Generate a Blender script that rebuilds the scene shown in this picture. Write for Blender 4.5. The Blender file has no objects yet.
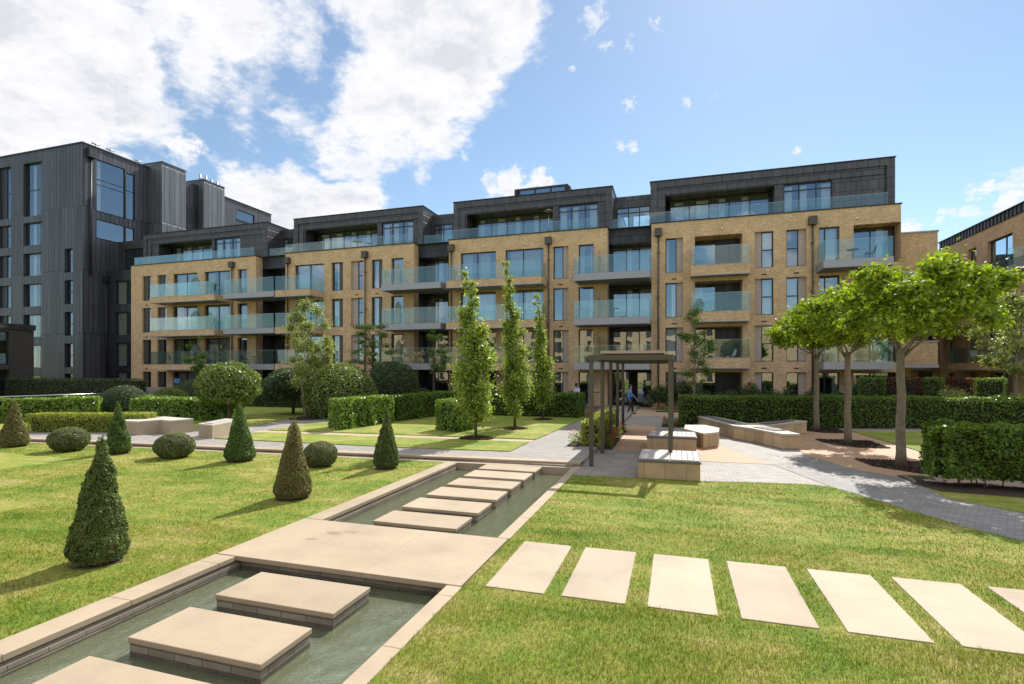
import bpy, math, random
import numpy as np
from mathutils import Vector, Matrix
R = math.radians
rng = np.random.default_rng(7); random.seed(7)
scene = bpy.context.scene
col = scene.collection

# ------------------------------------------------------------------ materials
class NT:
    def __init__(s, tree): s.t = tree; s.t.nodes.clear()
    def n(s, typ, ins=None, **props):
        nd = s.t.nodes.new(typ)
        for k, v in props.items(): setattr(nd, k, v)
        for k, v in (ins or {}).items():
            sk = nd.inputs[k]
            if isinstance(v, bpy.types.NodeSocket): s.t.links.new(v, sk)
            else: sk.default_value = v
        return nd
    def link(s, a, b): s.t.links.new(a, b)
    def math(s, op, a, b=None, c=None):
        ins = {0: a}
        if b is not None: ins[1] = b
        if c is not None: ins[2] = c
        return s.n('ShaderNodeMath', ins, operation=op).outputs[0]
    def ramp(s, fac, stops, interp='LINEAR'):
        nd = s.n('ShaderNodeValToRGB', {0: fac}); cr = nd.color_ramp; cr.interpolation = interp
        while len(cr.elements) < len(stops): cr.elements.new(0.5)
        for e, (p, c) in zip(cr.elements, stops):
            e.position = p; e.color = (*c, 1) if not isinstance(c, (int, float)) else (c, c, c, 1)
        return nd.outputs[0]
    def mix(s, fac, a, b, blend='MIX'):
        nd = s.n('ShaderNodeMix', data_type='RGBA', blend_type=blend)
        for sk, v in ((nd.inputs[0], fac), (nd.inputs[6], a), (nd.inputs[7], b)):
            if isinstance(v, bpy.types.NodeSocket): s.t.links.new(v, sk)
            elif isinstance(v, (int, float)): sk.default_value = v
            else: sk.default_value = (*v, 1)
        return nd.outputs[2]
    def noise(s, vec, scale, detail=4, rough=.55, out=0):
        return s.n('ShaderNodeTexNoise', {'Vector': vec, 'Scale': scale, 'Detail': detail, 'Roughness': rough}).outputs[out]
    def pos(s): return s.n('ShaderNodeNewGeometry').outputs['Position']

def mat(name):
    m = bpy.data.materials.new(name); m.use_nodes = True
    return m, NT(m.node_tree)
def finish(t, shader, vol=None):
    o = t.n('ShaderNodeOutputMaterial'); t.link(shader, o.inputs[0])
def principled(t, color, rough=.8, bump=None, bstr=.3, bdist=.02, **kw):
    ins = {'Base Color': color if isinstance(color, bpy.types.NodeSocket) else (*color, 1), 'Roughness': rough}
    for k, v in kw.items(): ins[k.replace('_', ' ')] = v
    p = t.n('ShaderNodeBsdfPrincipled', ins)
    if bump is not None:
        b = t.n('ShaderNodeBump', {'Height': bump, 'Strength': bstr, 'Distance': bdist}); t.link(b.outputs[0], p.inputs['Normal'])
    return p.outputs[0]
M = {}
def simple(name, c, rough=.7, var=.12, scale=3, metal=0, bump=.0, spec=.5):
    m, t = mat(name); P = t.pos()
    nz = t.noise(P, scale, 5, .6)
    cc = t.ramp(nz, [(.25, tuple(x*(1-var) for x in c)), (.75, tuple(min(1, x*(1+var)) for x in c))])
    fine = t.noise(P, scale*14, 3, .6)
    finish(t, principled(t, cc, rough, fine if bump else None, bump or .1, .01, Metallic=metal, **{'Specular IOR Level': spec}))
    M[name] = m; return m

def facade_uv(t):
    """(along the wall, height) for walls that face any of the four axes"""
    g = t.n('ShaderNodeNewGeometry'); sp = t.n('ShaderNodeSeparateXYZ', {0: g.outputs['Position']}); sn = t.n('ShaderNodeSeparateXYZ', {0: g.outputs['True Normal']})
    ax = t.math('ABSOLUTE', sn.outputs[0]); f = t.math('GREATER_THAN', ax, .5)
    u = t.n('ShaderNodeMix', {0: f, 2: sp.outputs[0], 3: sp.outputs[1]}).outputs[0]
    return t.n('ShaderNodeCombineXYZ', {0: u, 1: sp.outputs[2], 2: 0.0}).outputs[0]

def make_brick(name, c1, c2, mort):
    m, t = mat(name); uv = facade_uv(t)
    br = t.n('ShaderNodeTexBrick', {'Vector': uv, 'Color1': (*c1, 1), 'Color2': (*c2, 1), 'Mortar': (*mort, 1), 'Scale': 1.0, 'Mortar Size': .011, 'Mortar Smooth': .3, 'Bias': -.1, 'Brick Width': .225, 'Row Height': .075})
    nz = t.noise(uv, 1.2, 5, .65); big = t.ramp(nz, [(.3, .82), (.7, 1.12)])
    n2 = t.noise(t.n('ShaderNodeMapping', {0: uv, 3: (4.4, 13.3, 1)}).outputs[0], 1.0, 2, .9); n2 = t.ramp(n2, [(.3, .72), (.7, 1.25)])
    c = t.mix(1, t.mix(1, br.outputs[0], big, 'MULTIPLY'), n2, 'MULTIPLY')
    finish(t, principled(t, c, .85, br.outputs[1], -.4, .008)); M[name] = m
make_brick('yellow_brick', (.72, .475, .25), (.56, .36, .185), (.52, .41, .30))
make_brick('dark_brick', (.05, .042, .04), (.035, .03, .03), (.06, .055, .05))

def make_clad(name, base, w, h, offset=.5, seam=.02, var=.3):
    m, t = mat(name); uv = facade_uv(t)
    br = t.n('ShaderNodeTexBrick', {'Vector': uv, 'Color1': tuple(x*(1-var) for x in base)+(1,), 'Color2': tuple(x*(1+var) for x in base)+(1,), 'Mortar': tuple(x*.25 for x in base)+(1,), 'Scale': 1.0, 'Mortar Size': seam, 'Mortar Smooth': .6, 'Bias': 0, 'Brick Width': w, 'Row Height': h}, offset=offset)
    sep = t.n('ShaderNodeSeparateXYZ', {0: uv})
    st = t.noise(t.n('ShaderNodeCombineXYZ', {0: t.math('MULTIPLY', sep.outputs[0], 3), 1: t.math('MULTIPLY', sep.outputs[1], .25), 2: 0.}).outputs[0], 1.0, 4)
    c = t.mix(1, br.outputs[0], t.ramp(st, [(.3, .8), (.7, 1.2)]), 'MULTIPLY')
    ripple = t.noise(uv, 2.2, 2)
    hgt = t.math('ADD', t.math('MULTIPLY', br.outputs[1], -1.0), t.math('MULTIPLY', ripple, .25))
    finish(t, principled(t, c, .42, hgt, .5, .03, Metallic=.35)); M[name] = m
make_clad('zinc_seamed', (.075, .078, .098), .46, 6.2, .5, seam=.04, var=.2)
make_clad('zinc_panel', (.075, .073, .082), .62, .62, .5, seam=.022, var=.1)
make_clad('zinc_pale', (.13, .138, .165), .62, 6.2, .5, seam=.04, var=.18)
make_clad('zinc_dark', (.035, .037, .046), .5, 3.1, .5)

def make_stone(name, c, var=.1, joint=None, rough=.75, bump=.15):
    m, t = mat(name); P = t.pos()
    n1 = t.noise(P, 1.1, 6, .62); n2 = t.noise(P, 45, 3, .7); n3 = t.noise(P, .45, 3)
    cc = t.ramp(n1, [(.2, tuple(x*(1-var*1.6) for x in c)), (.5, c), (.8, tuple(min(1, x*(1+var)) for x in c))])
    cc = t.mix(.07, cc, t.ramp(n2, [(.3, .25), (.7, .85)]), 'OVERLAY')
    st = t.ramp(t.noise(P, 2.7, 4, .7), [(.63, 0.), (.74, 1.)])
    cc = t.mix(t.math('MULTIPLY', st, .22), cc, tuple(x*.5 for x in c))
    oi = t.n('ShaderNodeObjectInfo').outputs['Random']; cc = t.mix(1, cc, t.ramp(oi, [(0, (.93, .93, .91)), (1, (1.06, 1.05, 1.04))]), 'MULTIPLY')
    if name == 'channel_wall':
        zc = t.n('ShaderNodeSeparateXYZ', {0: P}).outputs[2]; wet = t.n('ShaderNodeMapRange', {0: t.math('ADD', zc, t.math('MULTIPLY', n1, .03)), 1: -.150, 2: -.125, 3: .42, 4: 1.}, clamp=True).outputs[0]; cc = t.mix(1, cc, t.n('ShaderNodeCombineXYZ', {0: wet, 1: wet, 2: wet}).outputs[0], 'MULTIPLY')
    hb = n2
    if joint:
        uv = facade_uv(t) if joint[0] == 'wall' else t.n('ShaderNodeMapping', {0: P, 2: (0, 0, R(joint[3]) if len(joint) > 3 else 0)}).outputs[0]
        br = t.n('ShaderNodeTexBrick', {'Vector': uv, 'Color1': (.82, .82, .82, 1), 'Color2': (1.12, 1.12, 1.12, 1), 'Mortar': (.45, .43, .4, 1), 'Scale': 1., 'Mortar Size': .006 if joint[1] > .3 else .005, 'Bias': 0., 'Brick Width': joint[1], 'Row Height': joint[2]})
        cc = t.mix(1, cc, br.outputs[0], 'MULTIPLY'); hb = t.math('ADD', t.math('MULTIPLY', br.outputs[1], -1.), t.math('MULTIPLY', n2, .3))
    finish(t, principled(t, cc, rough, hb, bump, .008)); M[name] = m
make_stone('sandstone', (.37, .295, .208), .15)
def add_stains(name, spots):
    m = M[name]; t = NT.__new__(NT); t.t = m.node_tree; pr = [n for n in t.t.nodes if n.type == 'BSDF_PRINCIPLED'][0]; src = pr.inputs['Base Color'].links[0].from_socket
    P = t.pos(); wob = t.n('ShaderNodeVectorMath', {0: t.noise(P, 9, 3, .6, out=1), 1: (.22, .22, 0), 2: P}, operation='MULTIPLY_ADD').outputs[0]; acc = None
    for (x, y, rx, ry, st) in spots:
        d = t.n('ShaderNodeVectorMath', {0: t.n('ShaderNodeVectorMath', {0: wob, 1: (x+.11, y+.11, .014)}, operation='SUBTRACT').outputs[0], 1: (1/rx, 1/ry, 0.)}, operation='MULTIPLY').outputs[0]
        L = t.n('ShaderNodeVectorMath', {0: d}, operation='LENGTH').outputs['Value']; f = t.n('ShaderNodeMapRange', {0: L, 1: 1.1, 2: .6, 3: 0., 4: st}, clamp=True).outputs[0]
        acc = f if acc is None else t.math('MAXIMUM', acc, f)
    c = t.mix(acc, src, (.20, .125, .06)); t.link(c, pr.inputs['Base Color'])
add_stains('sandstone', [(-5.28, 7.18, .17, .10, .55), (-5.05, 7.30, .14, .06, .5), (-5.42, 6.85, .12, .07, .6), (-4.2, 6.3, .5, .3, .08), (-3.3, 7.2, .3, .4, .07), (-4.4, 4.9, .4, .2, .08)])
make_stone('sandstone_paver', (.385, .312, .228), .15)
make_stone('channel_wall', (.27, .235, .185), .3, ('wall', .34, .075), bump=.6)
make_stone('bench_stone', (.52, .38, .235), .22, ('wall', .48, 2.))
make_stone('bench_top_stone', (.52, .47, .41), .05)
make_stone('granite_setts', (.295, .278, .262), .1, ('floor', .2, .1), bump=.3)
make_stone('granite_slab', (.25, .22, .20), .08, ('floor', .6, .6), bump=.2)
make_stone('granite_path', (.235, .23, .225), .1, ('floor', .2, .1, 27), bump=.3)
make_stone('resin', (.43, .275, .175), .07)
make_stone('tan_strip', (.44, .33, .225), .07)
simple('grey_metal', (.34, .345, .38), .4, .05, metal=.3)
simple('frame_metal', (.022, .024, .030), .4, .1, metal=.2)
simple('bronze', (.085, .077, .064), .42, .08, metal=.35)
simple('canopy', (.42, .32, .25), .5, .08)
simple('timber_grey', (.42, .40, .385), .75, .18, 6, bump=.2)
simple('timber_dark', (.13, .125, .13), .7, .15, 6, bump=.2)
simple('panel_board', (.42, .34, .30), .6, .05)
simple('soffit', (.30, .28, .26), .8, .05)
simple('interior', (.055, .05, .046), .9, .3, .6)
simple('curtain', (.80, .80, .78), .9, .08)
simple('curtain_tan', (.48, .46, .33), .9, .08)
simple('white_plastic', (.75, .78, .78), .4, .03)
simple('teal_plastic', (.03, .36, .38), .4, .05)
simple('steel', (.55, .55, .56), .3, .05, metal=.9)
simple('render_white', (.66, .64, .6), .8, .05)
simple('bark_pale', (.20, .165, .115), .9, .35, 9, bump=.6)
simple('bark_dark', (.11, .085, .06), .9, .3, 12, bump=.6)
simple('mulch', (.055, .033, .024), .95, .5, 30, bump=.9)
simple('soil', (.10, .075, .05), .95, .3, 12, bump=.5)
simple('skin', (.46, .28, .21), .6, .05)
simple('hair', (.025, .018, .015), .6, .1)
simple('blue_shirt', (.10, .24, .58), .8, .06)
simple('lilac_shirt', (.46, .42, .60), .8, .06)
simple('dark_cloth', (.018, .02, .03), .8, .1)
simple('grey_cloth', (.2, .17, .19), .8, .1)
simple('shoe', (.02, .015, .012), .4, .1)
simple('roofing', (.10, .10, .105), .8, .1)

def leaf(name, c, trans=.35, var=.35, hue=(1.25, 1.15, .8), dead=None, rough=.45):
    """c: leaf colour; hue: multiplier of the paler leaves; dead: share and colour of browned leaves"""
    m, t = mat(name); g = t.n('ShaderNodeNewGeometry'); rnd = g.outputs['Random Per Island']
    lo = tuple(x*(1-var) for x in c); hi = tuple(min(1, x*h) for x, h in zip(c, hue))
    cc = t.ramp(rnd, [(0, lo), (.5, c), (1, hi)])
    cl = t.noise(g.outputs['Position'], 3.2, 3); cc = t.mix(1, cc, t.ramp(cl, [(.3, .72), (.7, 1.25)]), 'MULTIPLY')
    rough = max(rough, .55) if name.startswith('yew') or name.startswith('box') else rough
    if dead:
        dn = t.ramp(t.noise(g.outputs['Position'], dead[2], 3, .7), [(dead[0]-.05, 0.), (dead[0]+.06, 1.)])
        pick = t.math('GREATER_THAN', t.math('FRACT', t.math('MULTIPLY', rnd, 37.7)), .25)
        cc = t.mix(t.math('MULTIPLY', dn, pick), cc, dead[1])
    d = principled(t, cc, rough)
    tc = t.mix(1, cc, (1.5, 1.55, .55), 'MULTIPLY')
    tr = t.n('ShaderNodeBsdfTranslucent', {0: tc}).outputs[0]
    finish(t, t.n('ShaderNodeMixShader', {0: trans, 1: d, 2: tr}).outputs[0]); M[name] = m
leaf('plane_leaf', (.21, .30, .028), .42, .3, (1.6, 1.35, .9), rough=.6)
leaf('column_leaf', (.27, .35, .08), .42, .3, (1.35, 1.25, 1.1))
leaf('yew_leaf', (.11, .16, .042), .25, .35, (1.5, 1.4, 1.0), (.62, (.20, .12, .05), 4.))
leaf('yew_brown_leaf', (.18, .19, .065), .25, .35, (1.4, 1.3, 1.0), (.53, (.24, .16, .07), 6.))
leaf('yew_green_leaf', (.10, .165, .04), .25, .35, (1.6, 1.5, 1.0))
leaf('box_leaf', (.15, .18, .075), .25, .3, (1.5, 1.4, 1.2), (.66, (.22, .15, .09), 3.))
leaf('golden_leaf', (.27, .32, .05), .3, .35, (1.6, 1.4, .9))
leaf('laurel_leaf', (.16, .27, .045), .3, .4, (1.8, 1.5, 1.6), rough=.28)
leaf('hedge_leaf', (.11, .19, .026), .4, .45, (1.7, 1.5, .9), rough=.35)
leaf('dark_leaf', (.055, .095, .03), .25, .4, (1.4, 1.4, 1.1))
leaf('dome_leaf', (.15, .22, .04), .3, .35, (1.5, 1.35, 1.0))
leaf('round_leaf', (.17, .24, .06), .3, .35, (1.6, 1.4, 1.3), rough=.35)
leaf('birch_leaf', (.26, .31, .12), .42, .3, (1.5, 1.35, 1.4))
leaf('maple_leaf', (.13, .22, .05), .42, .3, (1.5, 1.35, 1.0))
leaf('copper_leaf', (.12, .045, .03), .3, .4, (1.5, 1.2, 1.))
leaf('red_petal', (.62, .05, .04), .2, .2, (1.2, 1.6, 1.6))
leaf('pink_petal', (.65, .30, .30), .2, .2, (1.1, 1.3, 1.3))
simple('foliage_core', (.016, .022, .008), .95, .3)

def grass_color(t, P):
    a = t.noise(P, .55, 4, .6); b = t.noise(P, 2.6, 5, .65)
    s = t.n('ShaderNodeMapping', {0: P, 2: (0, 0, R(8)), 3: (.35, 2.2, 1)}).outputs[0]; w = t.noise(s, 1.3, 4)
    f = t.math('ADD', t.math('ADD', t.math('MULTIPLY', a, .45), t.math('MULTIPLY', b, .35)), t.math('MULTIPLY', w, .3))
    return t.ramp(f, [(.40, (.105, .185, .012)), (.50, (.185, .26, .020)), (.585, (.29, .30, .046)), (.69, (.43, .37, .13))])
m, t = mat('turf'); P = t.pos(); cc = grass_color(t, P); n2 = t.noise(P, 60, 4, .8); n3 = t.noise(P, 14, 4, .7)
cc = t.mix(1, cc, t.ramp(n2, [(.3, .55), (.7, 1.4)]), 'MULTIPLY'); cc = t.mix(1, cc, t.ramp(n3, [(.3, .75), (.7, 1.2)]), 'MULTIPLY')
finish(t, principled(t, cc, .9, n2, .8, .03)); M['turf'] = m
m, t = mat('grass_blade'); g = t.n('ShaderNodeNewGeometry'); cc = grass_color(t, g.outputs['Position']); rnd = g.outputs['Random Per Island']
cc = t.mix(1, cc, t.ramp(rnd, [(0, (.65, .75, .7)), (.6, (1.05, 1.08, 1.)), (.9, (1.25, 1.22, 1.15)), (1, (1.5, 1.35, 1.5))]), 'MULTIPLY')
gn = t.n('ShaderNodeVectorMath', {0: t.n('ShaderNodeVectorMath', {0: g.outputs['Normal'], 1: (.35, .35, .35)}, operation='MULTIPLY').outputs[0], 1: (0, 0, 1)}, operation='ADD').outputs[0]
gn = t.n('ShaderNodeVectorMath', {0: gn}, operation='NORMALIZE').outputs[0]
finish(t, t.n('ShaderNodeMixShader', {0: .2, 1: t.n('ShaderNodeBsdfDiffuse', {0: cc, 'Normal': gn}).outputs[0], 2: t.n('ShaderNodeBsdfTranslucent', {0: cc}).outputs[0]}).outputs[0]); M['grass_blade'] = m

# glass
def glass(name, refl, tint, diff=None, dfac=0., boost=.5, gcol=(1, 1, 1)):
    m, t = mat(name)
    fr = t.n('ShaderNodeLayerWeight', {0: .25}).outputs['Fresnel']
    P = t.pos(); wob = t.noise(P, .7, 2); bp = t.n('ShaderNodeBump', {'Height': wob, 'Strength': .06, 'Distance': .05}).outputs[0]
    gl = t.n('ShaderNodeBsdfGlossy', {0: (*gcol, 1), 'Roughness': .01, 'Normal': bp}).outputs[0]
    tr = t.n('ShaderNodeBsdfTransparent', {0: (*tint, 1)}).outputs[0]
    if diff: tr = t.n('ShaderNodeMixShader', {0: dfac, 1: tr, 2: t.n('ShaderNodeBsdfDiffuse', {0: (*diff, 1)}).outputs[0]}).outputs[0]
    f = t.math('MINIMUM', t.math('ADD', refl, t.math('MULTIPLY', fr, boost)), 1.)
    finish(t, t.n('ShaderNodeMixShader', {0: f, 1: tr, 2: gl}).outputs[0]); M[name] = m
glass('window_glass', .26, (.74, .80, .80), gcol=(.72, .86, 1.))
glass('rail_glass', .05, (.90, .955, .95), (.38, .56, .55), .035, .28, (.85, 1, 1))
glass('screen_glass', .06, (.7, .85, .82), (.30, .42, .40), .25)

m, t = mat('water'); P = t.pos()
w1 = t.noise(t.n('ShaderNodeMapping', {0: P, 3: (1, .6, 1)}).outputs[0], 6, 4, .6); w2 = t.noise(P, 28, 3, .6); w3 = t.noise(P, 2.2, 3)
hh = t.math('ADD', w1, t.math('MULTIPLY', w2, .35))
bp = t.n('ShaderNodeBump', {'Height': hh, 'Strength': .8, 'Distance': .03}).outputs[0]
fr = t.n('ShaderNodeFresnel', {'IOR': 1.33, 'Normal': bp}).outputs[0]
gl = t.n('ShaderNodeBsdfGlossy', {0: (1, 1, 1, 1), 'Roughness': .03, 'Normal': bp}).outputs[0]
tr = t.n('ShaderNodeMixShader', {0: .27, 1: t.n('ShaderNodeBsdfTransparent', {0: (.86, .92, .80, 1)}).outputs[0], 2: t.n('ShaderNodeBsdfDiffuse', {0: (.34, .37, .215, 1)}).outputs[0]}).outputs[0]
finish(t, t.n('ShaderNodeMixShader', {0: t.math('ADD', .02, fr), 1: tr, 2: gl}).outputs[0]); M['water'] = m
make_stone('channel_bed', (.46, .44, .31), .2, ('floor', .22, .11), bump=.4)

# ------------------------------------------------------------------ mesh building
class MB:
    def __init__(s): s.v = []; s.f = []; s.mi = []; s.sm = []
    def poly(s, pts, mi=0):
        b = len(s.v); s.v += [tuple(p) for p in pts]; s.f.append(tuple(range(b, b+len(pts)))); s.mi.append(mi); s.sm.append(False)
    def box(s, x0, x1, y0, y1, z0, z1, mi=0):
        x0, x1 = sorted((x0, x1)); y0, y1 = sorted((y0, y1)); z0, z1 = sorted((z0, z1)); b = len(s.v)
        s.v += [(x, y, z) for z in (z0, z1) for x, y in ((x0, y0), (x1, y0), (x1, y1), (x0, y1))]
        for f in ((3, 2, 1, 0), (4, 5, 6, 7), (0, 1, 5, 4), (1, 2, 6, 5), (2, 3, 7, 6), (3, 0, 4, 7)):
            s.f.append(tuple(b+i for i in f)); s.mi.append(mi); s.sm.append(False)
        return s
    def prism(s, pts, z0, z1, mi=0, sidemi=None):
        b = len(s.v); n = len(pts); s.v += [(x, y, z0) for x, y in pts] + [(x, y, z1) for x, y in pts]
        s.f += [tuple(b+i for i in reversed(range(n))), tuple(b+n+i for i in range(n))]; s.mi += [mi, mi]; s.sm += [False, False]
        for i in range(n):
            j = (i+1) % n; s.f.append((b+i, b+j, b+n+j, b+n+i)); s.mi.append(mi if sidemi is None else sidemi); s.sm.append(False)
        return s
    def tube(s, path, radii, k=8, mi=0, smooth=True):
        path = [Vector(p) for p in path]; b = len(s.v); up = Vector((0, 0, 1)); prev = None
        for i, p in enumerate(path):
            d = (path[min(i+1, len(path)-1)] - path[max(i-1, 0)]).normalized()
            a = (prev - d*prev.dot(d)).normalized() if prev else d.cross(Vector((1, .13, .07)) if abs(d.x) < .8 else up).normalized()
            prev = a; c = d.cross(a)
            for q in range(k):
                an = 2*math.pi*q/k; s.v.append(tuple(p + (a*math.cos(an)+c*math.sin(an))*radii[i]))
        for i in range(len(path)-1):
            for q in range(k):
                s.f.append((b+i*k+q, b+i*k+(q+1) % k, b+(i+1)*k+(q+1) % k, b+(i+1)*k+q)); s.mi.append(mi); s.sm.append(smooth)
        s.f.append(tuple(b+q for q in reversed(range(k)))); s.mi.append(mi); s.sm.append(False)
        e = b+(len(path)-1)*k; s.f.append(tuple(e+q for q in range(k))); s.mi.append(mi); s.sm.append(False)
        return s
    def ellipsoid(s, c, r, mi=0, nu=16, nv=10, jitter=0., zmin=-1):
        b = len(s.v)
        for i in range(nv+1):
            ph = math.pi*i/nv; zz = max(math.cos(ph), zmin)
            for j in range(nu):
                th = 2*math.pi*j/nu; q = 1 + (random.uniform(-jitter, jitter) if 0 < i < nv else 0)
                s.v.append((c[0]+r[0]*math.sin(ph)*math.cos(th)*q, c[1]+r[1]*math.sin(ph)*math.sin(th)*q, c[2]+r[2]*zz*q))
        for i in range(nv):
            for j in range(nu):
                s.f.append((b+i*nu+j, b+(i+1)*nu+j, b+(i+1)*nu+(j+1) % nu, b+i*nu+(j+1) % nu)); s.mi.append(mi); s.sm.append(True)
        return s
    def build(s, name, mats, parent=None, loc=None, bevel=0):
        if isinstance(mats, str): mats = [mats]
        me = bpy.data.meshes.new(name)
        off = Vector(loc) if loc else Vector((0, 0, 0))
        me.from_pydata([tuple(Vector(v)-off) for v in s.v], [], s.f)
        for mm in mats: me.materials.append(M[mm])
        me.polygons.foreach_set('material_index', s.mi); me.polygons.foreach_set('use_smooth', s.sm); me.update()
        o = bpy.data.objects.new(name, me); col.objects.link(o); o.location = off
        if parent is not None:
            o.parent = parent; pl = Vector((0, 0, 0)); q = parent
            while q: pl += q.location; q = q.parent
            o.location = off - pl
        if bevel:
            b = o.modifiers.new('Bevel', 'BEVEL'); b.width = bevel; b.segments = 2; b.limit_method = 'ANGLE'
        return o

def np_mesh(name, verts, loops, nper, mats, parent=None, mi=None):
    me = bpy.data.meshes.new(name); nv = len(verts); nl = len(loops); nf = nl//nper
    me.vertices.add(nv); me.vertices.foreach_set('co', verts.astype(np.float32).ravel())
    me.loops.add(nl); me.loops.foreach_set('vertex_index', loops.astype(np.int32))
    me.polygons.add(nf); me.polygons.foreach_set('loop_start', (np.arange(nf)*nper).astype(np.int32))
    for mm in ([mats] if isinstance(mats, str) else mats): me.materials.append(M[mm])
    if mi is not None: me.polygons.foreach_set('material_index', mi.astype(np.int32))
    me.update(calc_edges=True)
    o = bpy.data.objects.new(name, me); col.objects.link(o)
    if parent is not None: o.parent = parent
    return o

def thing(name, label, cat, loc=(0, 0, 0), group=None):
    o = bpy.data.objects.new(name, None); col.objects.link(o); o.location = loc; o.empty_display_size = .2
    o['label'] = label; o['category'] = cat
    if group: o['group'] = group
    return o
def tag(o, label, cat, group=None):
    o['label'] = label; o['category'] = cat
    if group: o['group'] = group
    return o
def struct(o, label=None, kind='structure'):
    o['kind'] = kind
    if label: o['label'] = label
    return o

# ------------------------------------------------------------------ leaves
def leaves(name, P, N, size, material, parent, curl=.35, spread=.8, aspect=.55):
    """one folded leaf (two triangles as a bent quad) at each point; P, N: arrays"""
    n = len(P); P = np.asarray(P); N = np.asarray(N)
    o = parent; off = np.array(o.location) if o is not None else np.zeros(3)
    rv = rng.normal(size=(n, 3)); nn = N + rv*spread; nn /= np.linalg.norm(nn, axis=1)[:, None]+1e-9
    tv = np.cross(nn, rng.normal(size=(n, 3))); tv /= np.linalg.norm(tv, axis=1)[:, None]+1e-9
    bv = np.cross(nn, tv); sz = size*rng.uniform(.6, 1.25, size=(n, 1))
    a = P - tv*sz*.5; b = P + bv*sz*aspect*.5 + nn*sz*curl*.3; c = P + tv*sz*.5; d = P - bv*sz*aspect*.5 + nn*sz*curl*.3
    v = np.stack([a, b, c, d], 1).reshape(-1, 3) - off
    return np_mesh(name, v, np.arange(4*n), 4, material, o)

def lumpy(v, freq, seed):
    r = np.random.default_rng(seed); out = np.zeros(len(v))
    for i in range(5):
        k = r.normal(size=3)*freq*(1+.5*i); out += np.sin(v@k + r.uniform(0, 6.28))/(1+.5*i)
    return out/2.2

def pts_ellipsoid(c, r, n, lump=.08, depth=.12, zcut=-.95, freq=3., seed=1):
    u = rng.normal(size=(n*2, 3)); u /= np.linalg.norm(u, axis=1)[:, None]; u = u[u[:, 2] > zcut][:n]; n = len(u)
    r = np.array(r); q = 1 + lump*lumpy(u*r, freq/np.mean(r), seed) - rng.exponential(depth, n)
    return np.array(c) + u*r*q[:, None], u/r*np.mean(r)
def pts_box(x0, x1, y0, y1, z0, z1, n, lump=.05, depth=.05, seed=1, freq=3.):
    dx, dy, dz = x1-x0, y1-y0, z1-z0; A = np.array([dx*dy, dx*dz, dx*dz, dy*dz, dy*dz]); A = A/A.sum()
    f = rng.choice(5, n, p=A); a = rng.random(n); b = rng.random(n); P = np.zeros((n, 3)); N = np.zeros((n, 3))
    for k, (fix, val, i, j, nv) in enumerate(((2, 1, 0, 1, 1), (1, 0, 0, 2, -1), (1, 1, 0, 2, 1), (0, 0, 1, 2, -1), (0, 1, 1, 2, 1))):
        s = f == k; P[s, fix] = val; P[s, i] = a[s]; P[s, j] = b[s]; N[s, fix] = nv
    P = P*np.array([dx, dy, dz]); off = lump*lumpy(P, freq, seed) - rng.exponential(depth, n)
    P = P + N*off[:, None]
    # soften the arrises a little
    mid = np.array([dx, dy, dz])/2; e = np.abs(P-mid)/mid; k = (np.sort(e, axis=1)[:, 1] > .93); P[k] = mid + (P[k]-mid)*.975
    return P + np.array([x0, y0, z0]), N

def rot_pts(P, N, org, ang):
    c, s = math.cos(ang), math.sin(ang); Rm = np.array([[c, -s, 0], [s, c, 0], [0, 0, 1]])
    return (P-org)@Rm.T+org, N@Rm.T

def hedge(name, label, a, b, width, h, leafmat, n, size, group=None, z0=0., lump=.05, cat='hedge', bare=0.):
    """clipped hedge: front edge runs from a to b on the ground, width to the left of that direction"""
    a = Vector(a); b = Vector(b); L = (b-a).length; ang = math.atan2(b.y-a.y, b.x-a.x)
    o = thing(name, label, cat, (a.x, a.y, z0), group); org = np.array([a.x, a.y, 0.])
    P, N = pts_box(a.x, a.x+L, a.y, a.y+width, z0+bare, z0+h, n, lump, .045, random.randint(0, 99), 2.6)
    P, N = rot_pts(P, N, org, ang); lf = leaves('foliage', P, N+np.array([0, 0, .35]), size, leafmat, o)
    core = MB(); m_ = .15; cs, sn = math.cos(ang), math.sin(ang)
    pts = [(a.x+u*cs-w*sn, a.y+u*sn+w*cs) for u, w in ((m_, m_), (L-m_, m_), (L-m_, width-m_), (m_, width-m_))]
    core.prism(pts, z0+.02+bare, z0+h-m_)
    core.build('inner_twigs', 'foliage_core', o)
    if bare:
        st = MB()
        for i in range(int(L*5)):
            u = random.uniform(.1, L-.1); w = random.uniform(.12, width-.15); x = a.x+u*cs-w*sn; y = a.y+u*sn+w*cs
            st.tube([(x, y, z0-.02), (x+random.uniform(-.08, .08), y+random.uniform(-.08, .08), z0+bare+.15)], [.014, .009], 5)
        st.build('stems', 'bark_dark', o)
    return o

def dome(name, label, c, r, leafmat, n, size, group=None, lump=.05, cat='shrub', zcut=-.2, depth=.04):
    o = thing(name, label, cat, (c[0], c[1], c[2]-r[2]*.3 if False else 0.), group)
    P, N = pts_ellipsoid(c, r, n, lump, depth, zcut, 3.5, random.randint(0, 99))
    leaves('foliage', P, N+np.array([0, 0, .2]), size, leafmat, o)
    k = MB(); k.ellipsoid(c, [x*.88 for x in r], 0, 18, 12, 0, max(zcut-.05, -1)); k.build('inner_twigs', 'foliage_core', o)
    return o

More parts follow.
